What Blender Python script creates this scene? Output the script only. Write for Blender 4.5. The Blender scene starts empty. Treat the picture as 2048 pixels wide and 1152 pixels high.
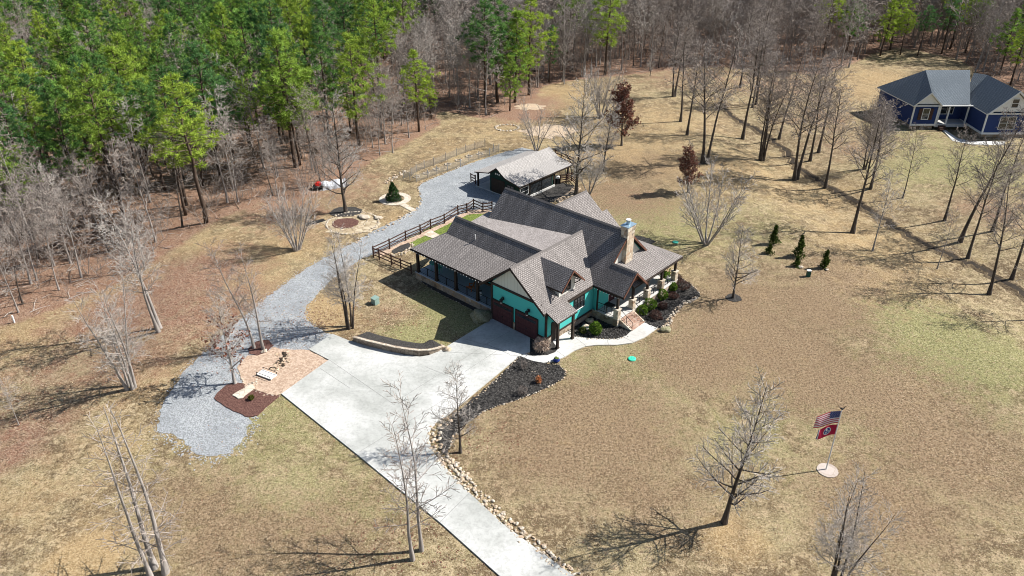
import bpy, bmesh, math, random
import numpy as np
from mathutils import Vector, Matrix
R = math.radians
sc = bpy.context.scene
# ------------------------------------------------------------------ camera, sky, sun
CAM_H, F_PX, PITCH = 42.0, 1570.0, R(30.06)
cam_d = bpy.data.cameras.new("camera"); cam = bpy.data.objects.new("camera", cam_d)
sc.collection.objects.link(cam); sc.camera = cam
cam_d.sensor_width = 36; cam_d.lens = F_PX * 36 / 2048
cam_d.clip_start = 0.5; cam_d.clip_end = 3000
cam.location = (0, 0, CAM_H); cam.rotation_euler = (math.pi / 2 - PITCH, 0, 0)
EL, SHAD = R(43.5), R(-169)
sdir = Vector((math.cos(EL) * math.cos(SHAD), math.cos(EL) * math.sin(SHAD), -math.sin(EL)))
w = bpy.data.worlds.new("World"); sc.world = w; w.use_nodes = True
nt = w.node_tree; sky = nt.nodes.new("ShaderNodeTexSky"); sky.sky_type = 'NISHITA'
sky.sun_disc = False; sky.sun_elevation = EL; sky.sun_rotation = math.atan2(-sdir.x, -sdir.y)
bg = nt.nodes["Background"]; bg.inputs[1].default_value = 0.065
nt.links.new(sky.outputs[0], bg.inputs[0])
sl = bpy.data.lights.new("sun", 'SUN'); sl.energy = 5.0; sl.angle = R(0.5); sl.color = (1.0, 0.955, 0.89)
so = bpy.data.objects.new("sun", sl); sc.collection.objects.link(so)
so.rotation_euler = sdir.to_track_quat('-Z', 'Y').to_euler()
sc.view_settings.view_transform = 'Standard'; sc.view_settings.look = 'None'
sc.view_settings.exposure = 0.84; sc.view_settings.gamma = 1
sc.cycles.filter_width = 1.0; sc.cycles.max_bounces = 5; sc.cycles.transparent_max_bounces = 8

COL = sc.collection
rng = random.Random(7)
nrng = np.random.default_rng(5)
# ------------------------------------------------------------------ terrain and pixel -> ground helper
CREEK = [(28, 160), (38, 132), (41.6, 106.6), (44.8, 95.8), (46.6, 84.7), (52.1, 76.6), (54, 71), (60, 55), (70, 30)]
CRY = np.array([p[1] for p in CREEK][::-1], float); CRX = np.array([p[0] for p in CREEK][::-1], float)
def hgt(x, y):
    x = np.asarray(x, float); y = np.asarray(y, float)
    lft = -0.075 * np.clip(-31 - x, 0, 45) * np.clip(-31 - x, 0, 8) / 8
    cx = np.interp(y, CRY, CRX)
    rgt = -1.3 * np.exp(-((x - cx) / 9.0) ** 2) * np.clip((150 - y) / 30, 0, 1)
    bmp = np.clip((np.abs(x - 2) - 30) / 10, 0, 1) * 0.12 * (np.sin(x * .31 + 1.3 * np.sin(y * .17)) + np.sin(y * .27 + x * .11))
    return lft + bmp + rgt * np.clip((x - 30) / 8, 0, 1)
def ray(px, py):
    return ((px - 1024) / F_PX, math.cos(PITCH) - (py - 576) / F_PX * math.sin(PITCH), -math.sin(PITCH) - (py - 576) / F_PX * math.cos(PITCH))
def g(px, py):
    d = ray(px, py); z = 0.0
    for _ in range(12):
        t = (z - CAM_H) / d[2]; z = float(hgt(t * d[0], t * d[1]))
    return Vector((t * d[0], t * d[1], z))
def proj(P):
    d = np.array([P[0], P[1], P[2] - CAM_H]); cw = d[1] * math.cos(PITCH) - d[2] * math.sin(PITCH); cu = d[1] * math.sin(PITCH) + d[2] * math.cos(PITCH)
    return 1024 + F_PX * d[0] / cw, 576 - F_PX * cu / cw
def tree_height(base, top):
    B = g(*base); lo, hi = 0.2, 40
    for _ in range(40):
        m = (lo + hi) / 2
        if proj((B.x, B.y, B.z + m))[1] > top[1]: lo = m
        else: hi = m
    return lo
def inpoly(x, y, poly):
    c = False; n = len(poly)
    for i in range(n):
        x1, y1 = poly[i]; x2, y2 = poly[i - 1]
        if (y1 > y) != (y2 > y) and x < (x2 - x1) * (y - y1) / (y2 - y1) + x1: c = not c
    return c
# ------------------------------------------------------------------ mesh builder
class MB:
    def __init__(s): s.v = []; s.f = []; s.m = []; s.uv = {}
    def face(s, pts, m=0, uv=None):
        b = len(s.v); s.v += [tuple(p) for p in pts]; s.f.append(tuple(range(b, b + len(pts)))); s.m.append(m)
        if uv: s.uv[len(s.f) - 1] = uv
    def box(s, a, b, m=0, rot=0, c=None):
        x0, y0, z0 = a; x1, y1, z1 = b; k = len(s.v)
        P = [(x0, y0, z0), (x1, y0, z0), (x1, y1, z0), (x0, y1, z0), (x0, y0, z1), (x1, y0, z1), (x1, y1, z1), (x0, y1, z1)]
        if rot:
            cx, cy = c or ((x0 + x1) / 2, (y0 + y1) / 2); ca, sa = math.cos(rot), math.sin(rot)
            P = [(cx + (x - cx) * ca - (y - cy) * sa, cy + (x - cx) * sa + (y - cy) * ca, z) for x, y, z in P]
        s.v += P
        for q in ((0, 3, 2, 1), (4, 5, 6, 7), (0, 1, 5, 4), (1, 2, 6, 5), (2, 3, 7, 6), (3, 0, 4, 7)):
            s.f.append(tuple(k + i for i in q)); s.m.append(m)
    def prism(s, pts, vec, m=0, ms=None, uv=None):
        pts = [Vector(p) for p in pts]; vec = Vector(vec); n = len(pts)
        s.face(pts, m, uv); s.face([p + vec for p in reversed(pts)], m if ms is None else ms)
        for i in range(n):
            a, b = pts[i], pts[(i + 1) % n]; s.face([b, a, a + vec, b + vec], m if ms is None else ms)
    def roof(s, pts, th=0.2):
        P = [Vector(p) for p in pts]; nn = Vector((0, 0, 0))
        for i in range(len(P)): nn += P[i].cross(P[(i + 1) % len(P)])
        if nn.z < 0: P.reverse(); nn = -nn
        nn.normalize(); h = Vector((-nn.y, nn.x, 0))
        h = h.normalized() if h.length > 1e-4 else Vector((1, 0, 0)); t = nn.cross(h)
        s.prism(P, (0, 0, -th), 0, 1, [(p.dot(h), p.dot(t)) for p in P])
    def tube(s, pts, rad, n=6, m=0, cap=True):
        pts = [Vector(p) for p in pts]; k0 = len(s.v); up = Vector((0.31, 0.17, 0.93))
        for i, p in enumerate(pts):
            d = (pts[min(i + 1, len(pts) - 1)] - pts[max(i - 1, 0)])
            d = d.normalized() if d.length > 1e-6 else Vector((0, 0, 1))
            a = d.cross(up if abs(d.dot(up)) < 0.97 else Vector((1, 0, 0))).normalized(); b = d.cross(a)
            r = rad[i] if isinstance(rad, (list, tuple)) else rad
            for j in range(n):
                q = 2 * math.pi * j / n; s.v.append(tuple(p + a * (r * math.cos(q)) + b * (r * math.sin(q))))
        for i in range(len(pts) - 1):
            for j in range(n):
                a = k0 + i * n + j; b = k0 + i * n + (j + 1) % n; s.f.append((a, b, b + n, a + n)); s.m.append(m)
        if cap:
            s.f.append(tuple(range(k0 + n - 1, k0 - 1, -1))); s.m.append(m)
            e = k0 + (len(pts) - 1) * n; s.f.append(tuple(range(e, e + n))); s.m.append(m)
    def lathe(s, prof, c=(0, 0, 0), n=16, m=0):
        k0 = len(s.v)
        for r, z in prof:
            for j in range(n):
                q = 2 * math.pi * j / n; s.v.append((c[0] + r * math.cos(q), c[1] + r * math.sin(q), c[2] + z))
        for i in range(len(prof) - 1):
            for j in range(n):
                a = k0 + i * n + j; b = k0 + i * n + (j + 1) % n; s.f.append((a, b, b + n, a + n)); s.m.append(m)
        s.f.append(tuple(range(k0 + n - 1, k0 - 1, -1))); s.m.append(m)
        e = k0 + (len(prof) - 1) * n; s.f.append(tuple(range(e, e + n))); s.m.append(m)
    def rock(s, c, r, sq=0.6, m=0, rnd=rng, sub=1):
        v, f = ICO[sub]; k0 = len(s.v); a = rnd.random() * 6.3; ca, sa = math.cos(a), math.sin(a); e = rnd.uniform(0.65, 1.0)
        ph = [rnd.random() * 6 for _ in range(3)]
        for x, y, z in v:
            j = 1 + 0.22 * math.sin(3 * x + ph[0]) * math.cos(2.6 * y + ph[1]) + 0.14 * math.sin(5 * z + 4 * x + ph[2])
            X, Y = x * j * r, y * j * r * e
            s.v.append((c[0] + X * ca - Y * sa, c[1] + X * sa + Y * ca, c[2] + max(z * j * r * sq, -0.25 * r)))
        for q in f: s.f.append(tuple(k0 + i for i in q)); s.m.append(m)
    def build(s, name, mats, parent=None, smooth=False):
        me = bpy.data.meshes.new(name); me.from_pydata(s.v, [], s.f)
        for x in (mats if isinstance(mats, (list, tuple)) else [mats]): me.materials.append(x)
        me.polygons.foreach_set("material_index", s.m)
        if s.uv:
            ul = me.uv_layers.new(name="UVMap")
            for i, uv in s.uv.items():
                ls = me.polygons[i].loop_start
                for j, c in enumerate(uv): ul.data[ls + j].uv = c
        if smooth: me.polygons.foreach_set("use_smooth", [True] * len(me.polygons))
        me.validate(); me.update()
        o = bpy.data.objects.new(name, me); COL.objects.link(o)
        if parent: o.parent = parent
        return o
def _ico(sub):
    bm = bmesh.new(); bmesh.ops.create_icosphere(bm, subdivisions=sub, radius=1)
    r = ([tuple(x.co) for x in bm.verts], [tuple(y.index for y in x.verts) for x in bm.faces]); bm.free(); return r
ICO = {1: _ico(1), 2: _ico(2), 3: _ico(3)}
def tag(o, label=None, cat=None, group=None, kind=None):
    if label: o['label'] = label
    if cat: o['category'] = cat
    if group: o['group'] = group
    if kind: o['kind'] = kind
    return o
def empty(name, loc, rz=0, label=None, cat=None, group=None, s=1):
    o = bpy.data.objects.new(name, None); COL.objects.link(o); o.empty_display_size = 0.3
    o.location = loc; o.rotation_euler = (0, 0, rz); o.scale = (s, s, s)
    return tag(o, label, cat, group)
def clone(root, loc, rz=0, s=1, label=None, cat=None, group=None):
    r = root.copy(); COL.objects.link(r); r.location = loc; r.rotation_euler = (0, 0, rz)
    r.scale = s if isinstance(s, tuple) else (s, s, s); tag(r, label, cat, group)
    for ch in list(root.children):
        c = ch.copy(); COL.objects.link(c); c.parent = r
        for gc in list(ch.children):
            d = gc.copy(); COL.objects.link(d); d.parent = c
    return r
# ------------------------------------------------------------------ materials
def N(nt, t, **kw):
    n = nt.nodes.new(t)
    for k, v in kw.items():
        if k.startswith('i_'):
            key = k[2:]; n.inputs[int(key) if key.isdigit() else key].default_value = v
        else: setattr(n, k, v)
    return n
def newmat(name, rough=0.85, spec=0.2):
    m = bpy.data.materials.new(name); m.use_nodes = True; b = m.node_tree.nodes["Principled BSDF"]
    b.inputs["Roughness"].default_value = rough; b.inputs["Specular IOR Level"].default_value = spec
    return m, m.node_tree, b
def ramp(nt, src, stops):
    r = N(nt, "ShaderNodeValToRGB"); e = r.color_ramp.elements
    while len(e) < len(stops): e.new(0.5)
    for x, (p, c) in zip(e, stops): x.position = p; x.color = (c, c, c, 1) if not isinstance(c, tuple) else (*c, 1)
    nt.links.new(src, r.inputs[0]); return r.outputs[0]
def mixc(nt, fac, a, b, mode='MIX'):
    n = N(nt, "ShaderNodeMix", data_type='RGBA', blend_type=mode)
    for s, i in ((fac, 0), (a, 6), (b, 7)):
        if isinstance(s, bpy.types.NodeSocket): nt.links.new(s, n.inputs[i])
        else: n.inputs[i].default_value = s if i == 0 else (*s, 1)
    return n.outputs[2]
def noise(nt, co, scale, detail=3, rough=0.6, dist=0.0):
    n = N(nt, "ShaderNodeTexNoise"); n.inputs["Scale"].default_value = scale; n.inputs["Detail"].default_value = detail
    n.inputs["Roughness"].default_value = rough; n.inputs["Distortion"].default_value = dist
    if co: nt.links.new(co, n.inputs["Vector"])
    return n.outputs["Fac"]
def bump(nt, b, h, dist, st=0.6):
    n = N(nt, "ShaderNodeBump"); n.inputs["Distance"].default_value = dist; n.inputs["Strength"].default_value = st
    nt.links.new(h, n.inputs["Height"]); nt.links.new(n.outputs[0], b.inputs["Normal"])
def coord(nt, which='Object'):
    return N(nt, "ShaderNodeTexCoord").outputs[which]
def M(name, c1, c2=None, scale=3.0, rough=0.85, c3=None, s2=20.0, bmp=0.0, spec=0.2, metal=0.0, lo=0.35, hi=0.65):
    m, nt, b = newmat(name, rough, spec); b.inputs["Metallic"].default_value = metal
    if c2 is None: c2 = tuple(x * 0.8 for x in c1)
    co = coord(nt); n1 = noise(nt, co, scale, 4); col = mixc(nt, ramp(nt, n1, [(lo, 0.0), (hi, 1.0)]), c1, c2)
    if c3:
        n2 = noise(nt, co, s2, 3, 0.7); col = mixc(nt, ramp(nt, n2, [(0.45, 0.0), (0.62, 1.0)]), col, c3)
        if bmp: bump(nt, b, n2, bmp)
    elif bmp: bump(nt, b, noise(nt, co, s2, 3), bmp)
    nt.links.new(col, b.inputs["Base Color"]); return m
def shingle(name, c1, c2, dark, stain=0.5, row=0.2, sr=(0.42, 0.7)):
    m, nt, b = newmat(name, 0.9, 0.15); uv = coord(nt, 'UV')
    br = N(nt, "ShaderNodeTexBrick"); nt.links.new(uv, br.inputs["Vector"])
    br.inputs["Color1"].default_value = (*c1, 1); br.inputs["Color2"].default_value = (*c2, 1); br.inputs["Mortar"].default_value = (*dark, 1)
    br.inputs["Scale"].default_value = 1; br.inputs["Mortar Size"].default_value = 0.035; br.inputs["Brick Width"].default_value = 0.27; br.inputs["Row Height"].default_value = row
    mp = N(nt, "ShaderNodeMapping"); mp.inputs["Scale"].default_value = (1.1, 0.14, 1); nt.links.new(uv, mp.inputs[0])
    st = noise(nt, mp.outputs[0], 1.0, 4, 0.65)
    col = mixc(nt, ramp(nt, st, [(sr[0], 0.0), (sr[1], stain)]), br.outputs[0], tuple(x * 0.3 for x in c1))
    n2 = noise(nt, uv, 9, 3); col = mixc(nt, 0.35, col, mixc(nt, ramp(nt, n2, [(0.4, 0.0), (0.6, 1.0)]), tuple(x * 0.6 for x in c1), tuple(x * 1.3 for x in c2)))
    nt.links.new(col, b.inputs["Base Color"]); bump(nt, b, br.outputs["Fac"], -0.02, 0.8); return m
def stone(name, cols, scale=2.2, mortar=(0.3, 0.27, 0.22), gap=0.05):
    m, nt, b = newmat(name, 0.9, 0.15); co = coord(nt)
    v = N(nt, "ShaderNodeTexVoronoi"); v.inputs["Scale"].default_value = scale; nt.links.new(co, v.inputs["Vector"])
    e = N(nt, "ShaderNodeTexVoronoi", feature='DISTANCE_TO_EDGE'); e.inputs["Scale"].default_value = scale; nt.links.new(co, e.inputs["Vector"])
    sep = N(nt, "ShaderNodeSeparateColor"); nt.links.new(v.outputs["Color"], sep.inputs[0])
    n = len(cols); col = ramp(nt, sep.outputs[0], [(i / n, c) for i, c in enumerate(cols)])
    col = mixc(nt, 0.35, col, mixc(nt, noise(nt, co, 7, 4), tuple(x * .5 for x in cols[0]), tuple(min(1, x * 1.4) for x in cols[-1])))
    col = mixc(nt, ramp(nt, e.outputs[0], [(0.0, 0.9), (gap, 0.0)]), col, mortar)
    nt.links.new(col, b.inputs["Base Color"]); bump(nt, b, e.outputs[0], 0.06, 0.7); return m
def planks(name, c1, c2, width=0.14, axis=0, seam=0.55):
    m, nt, b = newmat(name, 0.8, 0.2); co = coord(nt); sp = N(nt, "ShaderNodeSeparateXYZ"); nt.links.new(co, sp.inputs[0])
    mul = N(nt, "ShaderNodeMath", operation='DIVIDE', i_1=width); nt.links.new(sp.outputs[axis], mul.inputs[0])
    fr = N(nt, "ShaderNodeMath", operation='FRACT'); nt.links.new(mul.outputs[0], fr.inputs[0])
    col = mixc(nt, noise(nt, co, 1.5, 4), c1, c2)
    col = mixc(nt, ramp(nt, fr.outputs[0], [(0.0, seam), (0.12, 0.0)]), col, tuple(x * 0.3 for x in c1))
    nt.links.new(col, b.inputs["Base Color"]); return m
def bark(name, c1, c2, var=0.0):
    m, nt, b = newmat(name, 0.95, 0.1); co = coord(nt); mp = N(nt, "ShaderNodeMapping"); mp.inputs["Scale"].default_value = (5, 5, 0.8); nt.links.new(co, mp.inputs[0])
    n = noise(nt, mp.outputs[0], 1.5, 4, 0.7); col = mixc(nt, ramp(nt, n, [(0.38, 0.0), (0.62, 1.0)]), c1, c2)
    oi = N(nt, "ShaderNodeObjectInfo"); col = mixc(nt, ramp(nt, oi.outputs["Random"], [(0, 0.0), (1, var)]), col, tuple(x * 0.5 for x in c1))
    nt.links.new(col, b.inputs["Base Color"]); bump(nt, b, n, 0.03, 0.6); return m
def leafmat(name, dark, light, third, trans=0.25, fourth=None):
    # pines carry their own tint in the object colour (red channel)
    m = bpy.data.materials.new(name); m.use_nodes = True; nt = m.node_tree; nt.nodes.remove(nt.nodes["Principled BSDF"])
    at = N(nt, "ShaderNodeAttribute", attribute_name="tint"); oi = N(nt, "ShaderNodeObjectInfo"); sx = N(nt, "ShaderNodeSeparateColor"); nt.links.new(oi.outputs["Color"], sx.inputs[0]); rv = sx.outputs[0] if fourth else oi.outputs["Random"]
    col = mixc(nt, at.outputs["Fac"], dark, light); col = mixc(nt, ramp(nt, rv, [(0.0, 0.0), (0.55, 0.05), (1.0, 0.75)]), col, third)
    if fourth: col = mixc(nt, ramp(nt, rv, [(0.0, 0.75), (0.5, 0.1), (0.6, 0.0)]), col, fourth)
    d = N(nt, "ShaderNodeBsdfDiffuse"); t = N(nt, "ShaderNodeBsdfTranslucent"); mx = N(nt, "ShaderNodeMixShader", i_0=trans)
    nt.links.new(col, d.inputs[0]); nt.links.new(col, t.inputs[0]); nt.links.new(d.outputs[0], mx.inputs[1]); nt.links.new(t.outputs[0], mx.inputs[2])
    nt.links.new(mx.outputs[0], nt.nodes["Material Output"].inputs[0]); return m
def ground_mat():
    m, nt, b = newmat("dormant_lawn", 0.95, 0.1); co = coord(nt)
    at = N(nt, "ShaderNodeAttribute", attribute_name="patch"); sp = N(nt, "ShaderNodeSeparateColor"); nt.links.new(at.outputs["Color"], sp.inputs[0])
    big = noise(nt, co, 0.09, 5, 0.65, 0.6); mid = noise(nt, co, 0.55, 5, 0.7, 0.4); fine = noise(nt, co, 4.2, 4, 0.75); tiny = noise(nt, co, 9, 3, 0.85)
    pk = noise(nt, co, 0.21, 5, 0.62, 0.8); pk2 = noise(nt, co, 1.3, 4, 0.7, 0.5)
    lawn = mixc(nt, ramp(nt, mid, [(0.36, 0.0), (0.64, 1.0)]), (0.19, 0.142, 0.08), (0.285, 0.228, 0.13))
    lawn = mixc(nt, ramp(nt, pk, [(0.49, 0.0), (0.56, 0.9)]), lawn, (0.135, 0.093, 0.053))
    lawn = mixc(nt, ramp(nt, big, [(0.50, 0.0), (0.57, 0.6)]), lawn, (0.145, 0.102, 0.058))
    lawn = mixc(nt, ramp(nt, pk, [(0.38, 0.55), (0.47, 0.0)]), lawn, (0.31, 0.262, 0.145))
    lawn = mixc(nt, ramp(nt, pk2, [(0.52, 0.0), (0.60, 0.9)]), lawn, (0.41, 0.325, 0.20))
    lawn = mixc(nt, ramp(nt, pk2, [(0.36, 0.75), (0.46, 0.0)]), lawn, (0.125, 0.09, 0.052))
    lawn = mixc(nt, ramp(nt, fine, [(0.54, 0.0), (0.65, 0.6)]), lawn, (0.45, 0.385, 0.25))
    lawn = mixc(nt, ramp(nt, fine, [(0.35, 0.9), (0.46, 0.0)]), lawn, (0.06, 0.043, 0.024))
    def addn(v, k, n):   # patch value +- noise, thresholded: organic patch edges
        a = N(nt, "ShaderNodeMath", operation='MULTIPLY_ADD', i_1=k, i_2=-k / 2); nt.links.new(n, a.inputs[0])
        c = N(nt, "ShaderNodeMath", operation='ADD'); nt.links.new(a.outputs[0], c.inputs[0]); nt.links.new(v, c.inputs[1]); return c.outputs[0]
    gr = mixc(nt, ramp(nt, fine, [(0.35, 0.0), (0.6, 1.0)]), (0.11, 0.115, 0.045), (0.28, 0.27, 0.12))
    col = mixc(nt, ramp(nt, addn(sp.outputs[0], 1.5, mid), [(0.12, 0.0), (0.6, 0.85)]), lawn, gr)
    bro = mixc(nt, ramp(nt, fine, [(0.36, 0.0), (0.6, 1.0)]), (0.095, 0.062, 0.036), (0.27, 0.19, 0.118)); col = mixc(nt, ramp(nt, addn(at.outputs["Alpha"], 1.5, pk2), [(0.12, 0.0), (0.6, 0.9)]), col, bro)
    orange = mixc(nt, ramp(nt, fine, [(0.4, 0.0), (0.6, 1.0)]), (0.29, 0.195, 0.095), (0.42, 0.31, 0.17))
    col = mixc(nt, ramp(nt, addn(sp.outputs[2], 1.3, mid), [(0.1, 0.0), (0.62, 0.85)]), col, orange)
    lit = mixc(nt, ramp(nt, fine, [(0.38, 0.0), (0.6, 1.0)]), (0.09, 0.045, 0.03), (0.29, 0.165, 0.11))
    lit = mixc(nt, ramp(nt, tiny, [(0.5, 0.0), (0.62, 0.8)]), lit, (0.36, 0.27, 0.215))
    lit = mixc(nt, ramp(nt, mid, [(0.5, 0.0), (0.7, 0.6)]), lit, (0.21, 0.10, 0.06))
    col = mixc(nt, ramp(nt, addn(sp.outputs[1], 1.2, mid), [(0.18, 0.0), (0.6, 0.95)]), col, lit)
    col = mixc(nt, ramp(nt, tiny, [(0.35, 0.95), (0.46, 0.0)]), col, (0.035, 0.025, 0.012)); col = mixc(nt, ramp(nt, tiny, [(0.56, 0.0), (0.66, 0.55)]), col, (0.58, 0.51, 0.375))
    nt.links.new(col, b.inputs["Base Color"])
    h = N(nt, "ShaderNodeMath", operation='ADD'); nt.links.new(fine, h.inputs[0]); nt.links.new(tiny, h.inputs[1])
    bump(nt, b, h.outputs[0], 0.07, 0.7); return m
def concrete(name, base=(0.43, 0.438, 0.42), dirty=(0.29, 0.30, 0.28)):
    m, nt, b = newmat(name, 0.8, 0.25); co = coord(nt); n = noise(nt, co, 0.35, 6, 0.68, 0.8); f = noise(nt, co, 4, 4, 0.7)
    col = mixc(nt, ramp(nt, n, [(0.38, 0.8), (0.62, 0.0)]), base, dirty)
    n3 = noise(nt, co, 1.1, 5, 0.7, 1.2); col = mixc(nt, ramp(nt, n3, [(0.56, 0.0), (0.75, 0.5)]), col, (0.50, 0.50, 0.49))
    lo_ = noise(nt, co, 0.13, 3, 0.5); col = mixc(nt, ramp(nt, lo_, [(0.45, 0.0), (0.62, 0.8)]), col, (0.57, 0.57, 0.555)); col = mixc(nt, ramp(nt, f, [(0.35, 0.35), (0.55, 0.0)]), col, tuple(x * .7 for x in dirty))
    nt.links.new(col, b.inputs["Base Color"]); bump(nt, b, f, 0.01, 0.3); return m
def gravelmat(name, c1, c2, c3, s=10.0):
    m, nt, b = newmat(name, 0.95, 0.1); co = coord(nt); n1 = noise(nt, co, 0.4, 5, 0.7); n2 = noise(nt, co, s, 3, 0.8)
    v = N(nt, "ShaderNodeTexVoronoi"); v.inputs["Scale"].default_value = s * 1.3; nt.links.new(co, v.inputs["Vector"])
    sp = N(nt, "ShaderNodeSeparateColor"); nt.links.new(v.outputs["Color"], sp.inputs[0])
    col = mixc(nt, ramp(nt, n1, [(0.38, 0.0), (0.64, 1.0)]), c1, c2)
    col = mixc(nt, ramp(nt, sp.outputs[0], [(0.35, 0.75), (0.65, 0.0)]), col, c3)
    col = mixc(nt, ramp(nt, n2, [(0.52, 0.0), (0.66, 0.6)]), col, tuple(min(1, x * 1.35) for x in c1))
    nt.links.new(col, b.inputs["Base Color"]); bump(nt, b, sp.outputs[1], 0.05, 0.8); return m
mt = {}
mt['ground'] = ground_mat()
mt['concrete'] = concrete("concrete"); mt['walk'] = concrete("pale_concrete", (0.50, 0.49, 0.46), (0.40, 0.39, 0.37))
mt['joint'] = M("joint", (0.27, 0.27, 0.26))
mt['gravel'] = gravelmat("grey_gravel", (0.29, 0.31, 0.325), (0.385, 0.405, 0.418), (0.15, 0.158, 0.165))
mt['pink'] = gravelmat("pink_gravel", (0.47, 0.36, 0.275), (0.42, 0.32, 0.245), (0.30, 0.21, 0.15), 5)
mt['mulch'] = M("black_mulch", (0.022, 0.021, 0.02), (0.04, 0.038, 0.036), 4, 0.95, (0.07, 0.066, 0.062), 9, 0.12)
mt['bmulch'] = M("brown_mulch", (0.06, 0.028, 0.022), (0.10, 0.05, 0.04), 4, 0.95, (0.16, 0.085, 0.07), 9, 0.1)
mt['tan'] = stone("tan_flagstone", [(0.40, 0.32, 0.23), (0.52, 0.45, 0.36), (0.57, 0.51, 0.43)], 1.6)
mt['stone'] = stone("house_stone", [(0.10, 0.08, 0.06), (0.40, 0.34, 0.27), (0.26, 0.22, 0.18), (0.52, 0.46, 0.38), (0.36, 0.24, 0.14)], 2.4, (0.2, 0.18, 0.16))
mt['chimstone'] = stone("chimney_stone", [(0.06, 0.035, 0.02), (0.50, 0.39, 0.27), (0.60, 0.53, 0.43), (0.36, 0.20, 0.10), (0.62, 0.56, 0.46)], 2.3, (0.4, 0.34, 0.27))
mt['stepstone'] = stone('pinkish_flagstone', [(0.2, 0.11, 0.08), (0.42, 0.29, 0.22), (0.5, 0.4, 0.33), (0.33, 0.2, 0.15)], 2.4)
mt['oldstone'] = stone('weathered_flagstone', [(0.26, 0.2, 0.12), (0.42, 0.34, 0.22), (0.34, 0.27, 0.17), (0.48, 0.41, 0.3)], 1.3, (0.2, 0.15, 0.09), 0.1)
mt['wallstone'] = stone('brown_wall_stone', [(0.09, 0.065, 0.045), (0.25, 0.19, 0.14), (0.18, 0.14, 0.11), (0.32, 0.26, 0.2)], 2.6, (0.07, 0.055, 0.045))
mt['pad'] = stone('pale_pad', [(0.36, 0.30, 0.26), (0.42, 0.36, 0.315), (0.45, 0.39, 0.35)], 0.9, (0.3, 0.25, 0.2), 0.02)
mt['rock'] = M("pale_rock", (0.42, 0.37, 0.3), (0.30, 0.24, 0.18), 1.2, 0.9, (0.55, 0.5, 0.42), 6, 0.03)
mt['orock'] = M("orange_rock", (0.40, 0.29, 0.19), (0.31, 0.24, 0.18), 0.9, 0.9, (0.52, 0.43, 0.32), 5, 0.03)
mt['roof'] = shingle("brown_grey_shingle", (0.22, 0.2, 0.19), (0.36, 0.33, 0.315), (0.04, 0.037, 0.036), 0.8, 0.17)
mt['roofstain'] = shingle('weathered_dark_shingle', (0.19, 0.175, 0.168), (0.33, 0.305, 0.295), (0.022, 0.02, 0.02), 1.0, 0.19, (0.38, 0.6))
mt['flatroof'] = M("low_slope_shingle", (0.25, 0.225, 0.215), (0.2, 0.18, 0.17), 0.6, 0.9, (0.38, 0.35, 0.335), 7)
mt['barnroof'] = shingle("pale_grey_shingle", (0.33, 0.32, 0.31), (0.42, 0.4, 0.385), (0.2, 0.19, 0.18), 0.3)
mt['blueroof'] = shingle("slate_shingle", (0.14, 0.17, 0.195), (0.18, 0.21, 0.24), (0.06, 0.072, 0.085), 0.2)
mt['dark'] = M("dark_brown_wood", (0.03, 0.023, 0.019), (0.045, 0.033, 0.027), 3)
mt['cedar'] = M("red_brown_wood", (0.16, 0.075, 0.05), (0.11, 0.05, 0.035), 3)
mt['teal'] = planks("teal_siding", (0.07, 0.45, 0.415), (0.076, 0.475, 0.44), 0.2, 2, 0.12)
mt['cream'] = planks("cream_board_and_batten", (0.56, 0.58, 0.5), (0.6, 0.62, 0.54), 0.42, 0, 0.55)
mt['creamv'] = planks("cream_board_siding", (0.6, 0.6, 0.54), (0.64, 0.64, 0.58), 0.42, 1, 0.5)
mt['white'] = M("white_paint", (0.72, 0.72, 0.7), (0.66, 0.66, 0.64))
mt['gdoor'] = planks("wine_brown_door", (0.065, 0.026, 0.028), (0.085, 0.034, 0.036), 0.3, 0, 0.6)
mt['black'] = M("black_metal", (0.016, 0.016, 0.017), (0.025, 0.025, 0.026), rough=0.5)
mt['glass'] = M("dark_glass", (0.012, 0.016, 0.02), (0.03, 0.035, 0.04), 0.6, 0.08, spec=0.8)
mt['deck'] = planks("grey_deck_boards", (0.30, 0.34, 0.38), (0.36, 0.40, 0.44), 0.14, 1, 0.35)
mt['porchfloor'] = M("porch_concrete", (0.52, 0.51, 0.49), (0.46, 0.45, 0.43), 1.0)
mt['cap'] = M("stone_cap", (0.55, 0.56, 0.55), (0.45, 0.46, 0.46))
mt['metalcap'] = M("blue_grey_metal", (0.32, 0.45, 0.55), (0.4, 0.52, 0.6), rough=0.4, metal=0.6)
mt['steel'] = M("galvanised", (0.6, 0.6, 0.6), rough=0.45, metal=0.5)
mt['fence'] = M("brown_fence_wood", (0.06, 0.032, 0.025), (0.085, 0.048, 0.036), 4)
mt['greenwall'] = planks("dark_green_siding", (0.008, 0.03, 0.024), (0.012, 0.04, 0.032), 0.2, 2, 0.3)
mt['navy'] = planks("navy_siding", (0.022, 0.042, 0.135), (0.028, 0.05, 0.155), 0.18, 2, 0.3)
mt['barkgrey'] = bark("grey_bark", (0.24, 0.215, 0.195), (0.40, 0.37, 0.345), 0.4)
mt['barkdark'] = bark("dark_bark", (0.05, 0.04, 0.032), (0.13, 0.11, 0.095), 0.3)
mt['twig'] = bark("pale_twigs", (0.37, 0.335, 0.30), (0.49, 0.45, 0.41), 0.35)
mt['twigd'] = bark("brown_grey_twigs", (0.26, 0.222, 0.195), (0.37, 0.325, 0.29), 0.35)
mt['pinebark'] = bark("pine_bark", (0.07, 0.05, 0.038), (0.12, 0.088, 0.068), 0.3)
mt['needle'] = leafmat("pine_needles", (0.03, 0.095, 0.022), (0.27, 0.46, 0.10), (0.40, 0.50, 0.07), 0.35, (0.09, 0.20, 0.085))
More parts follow.
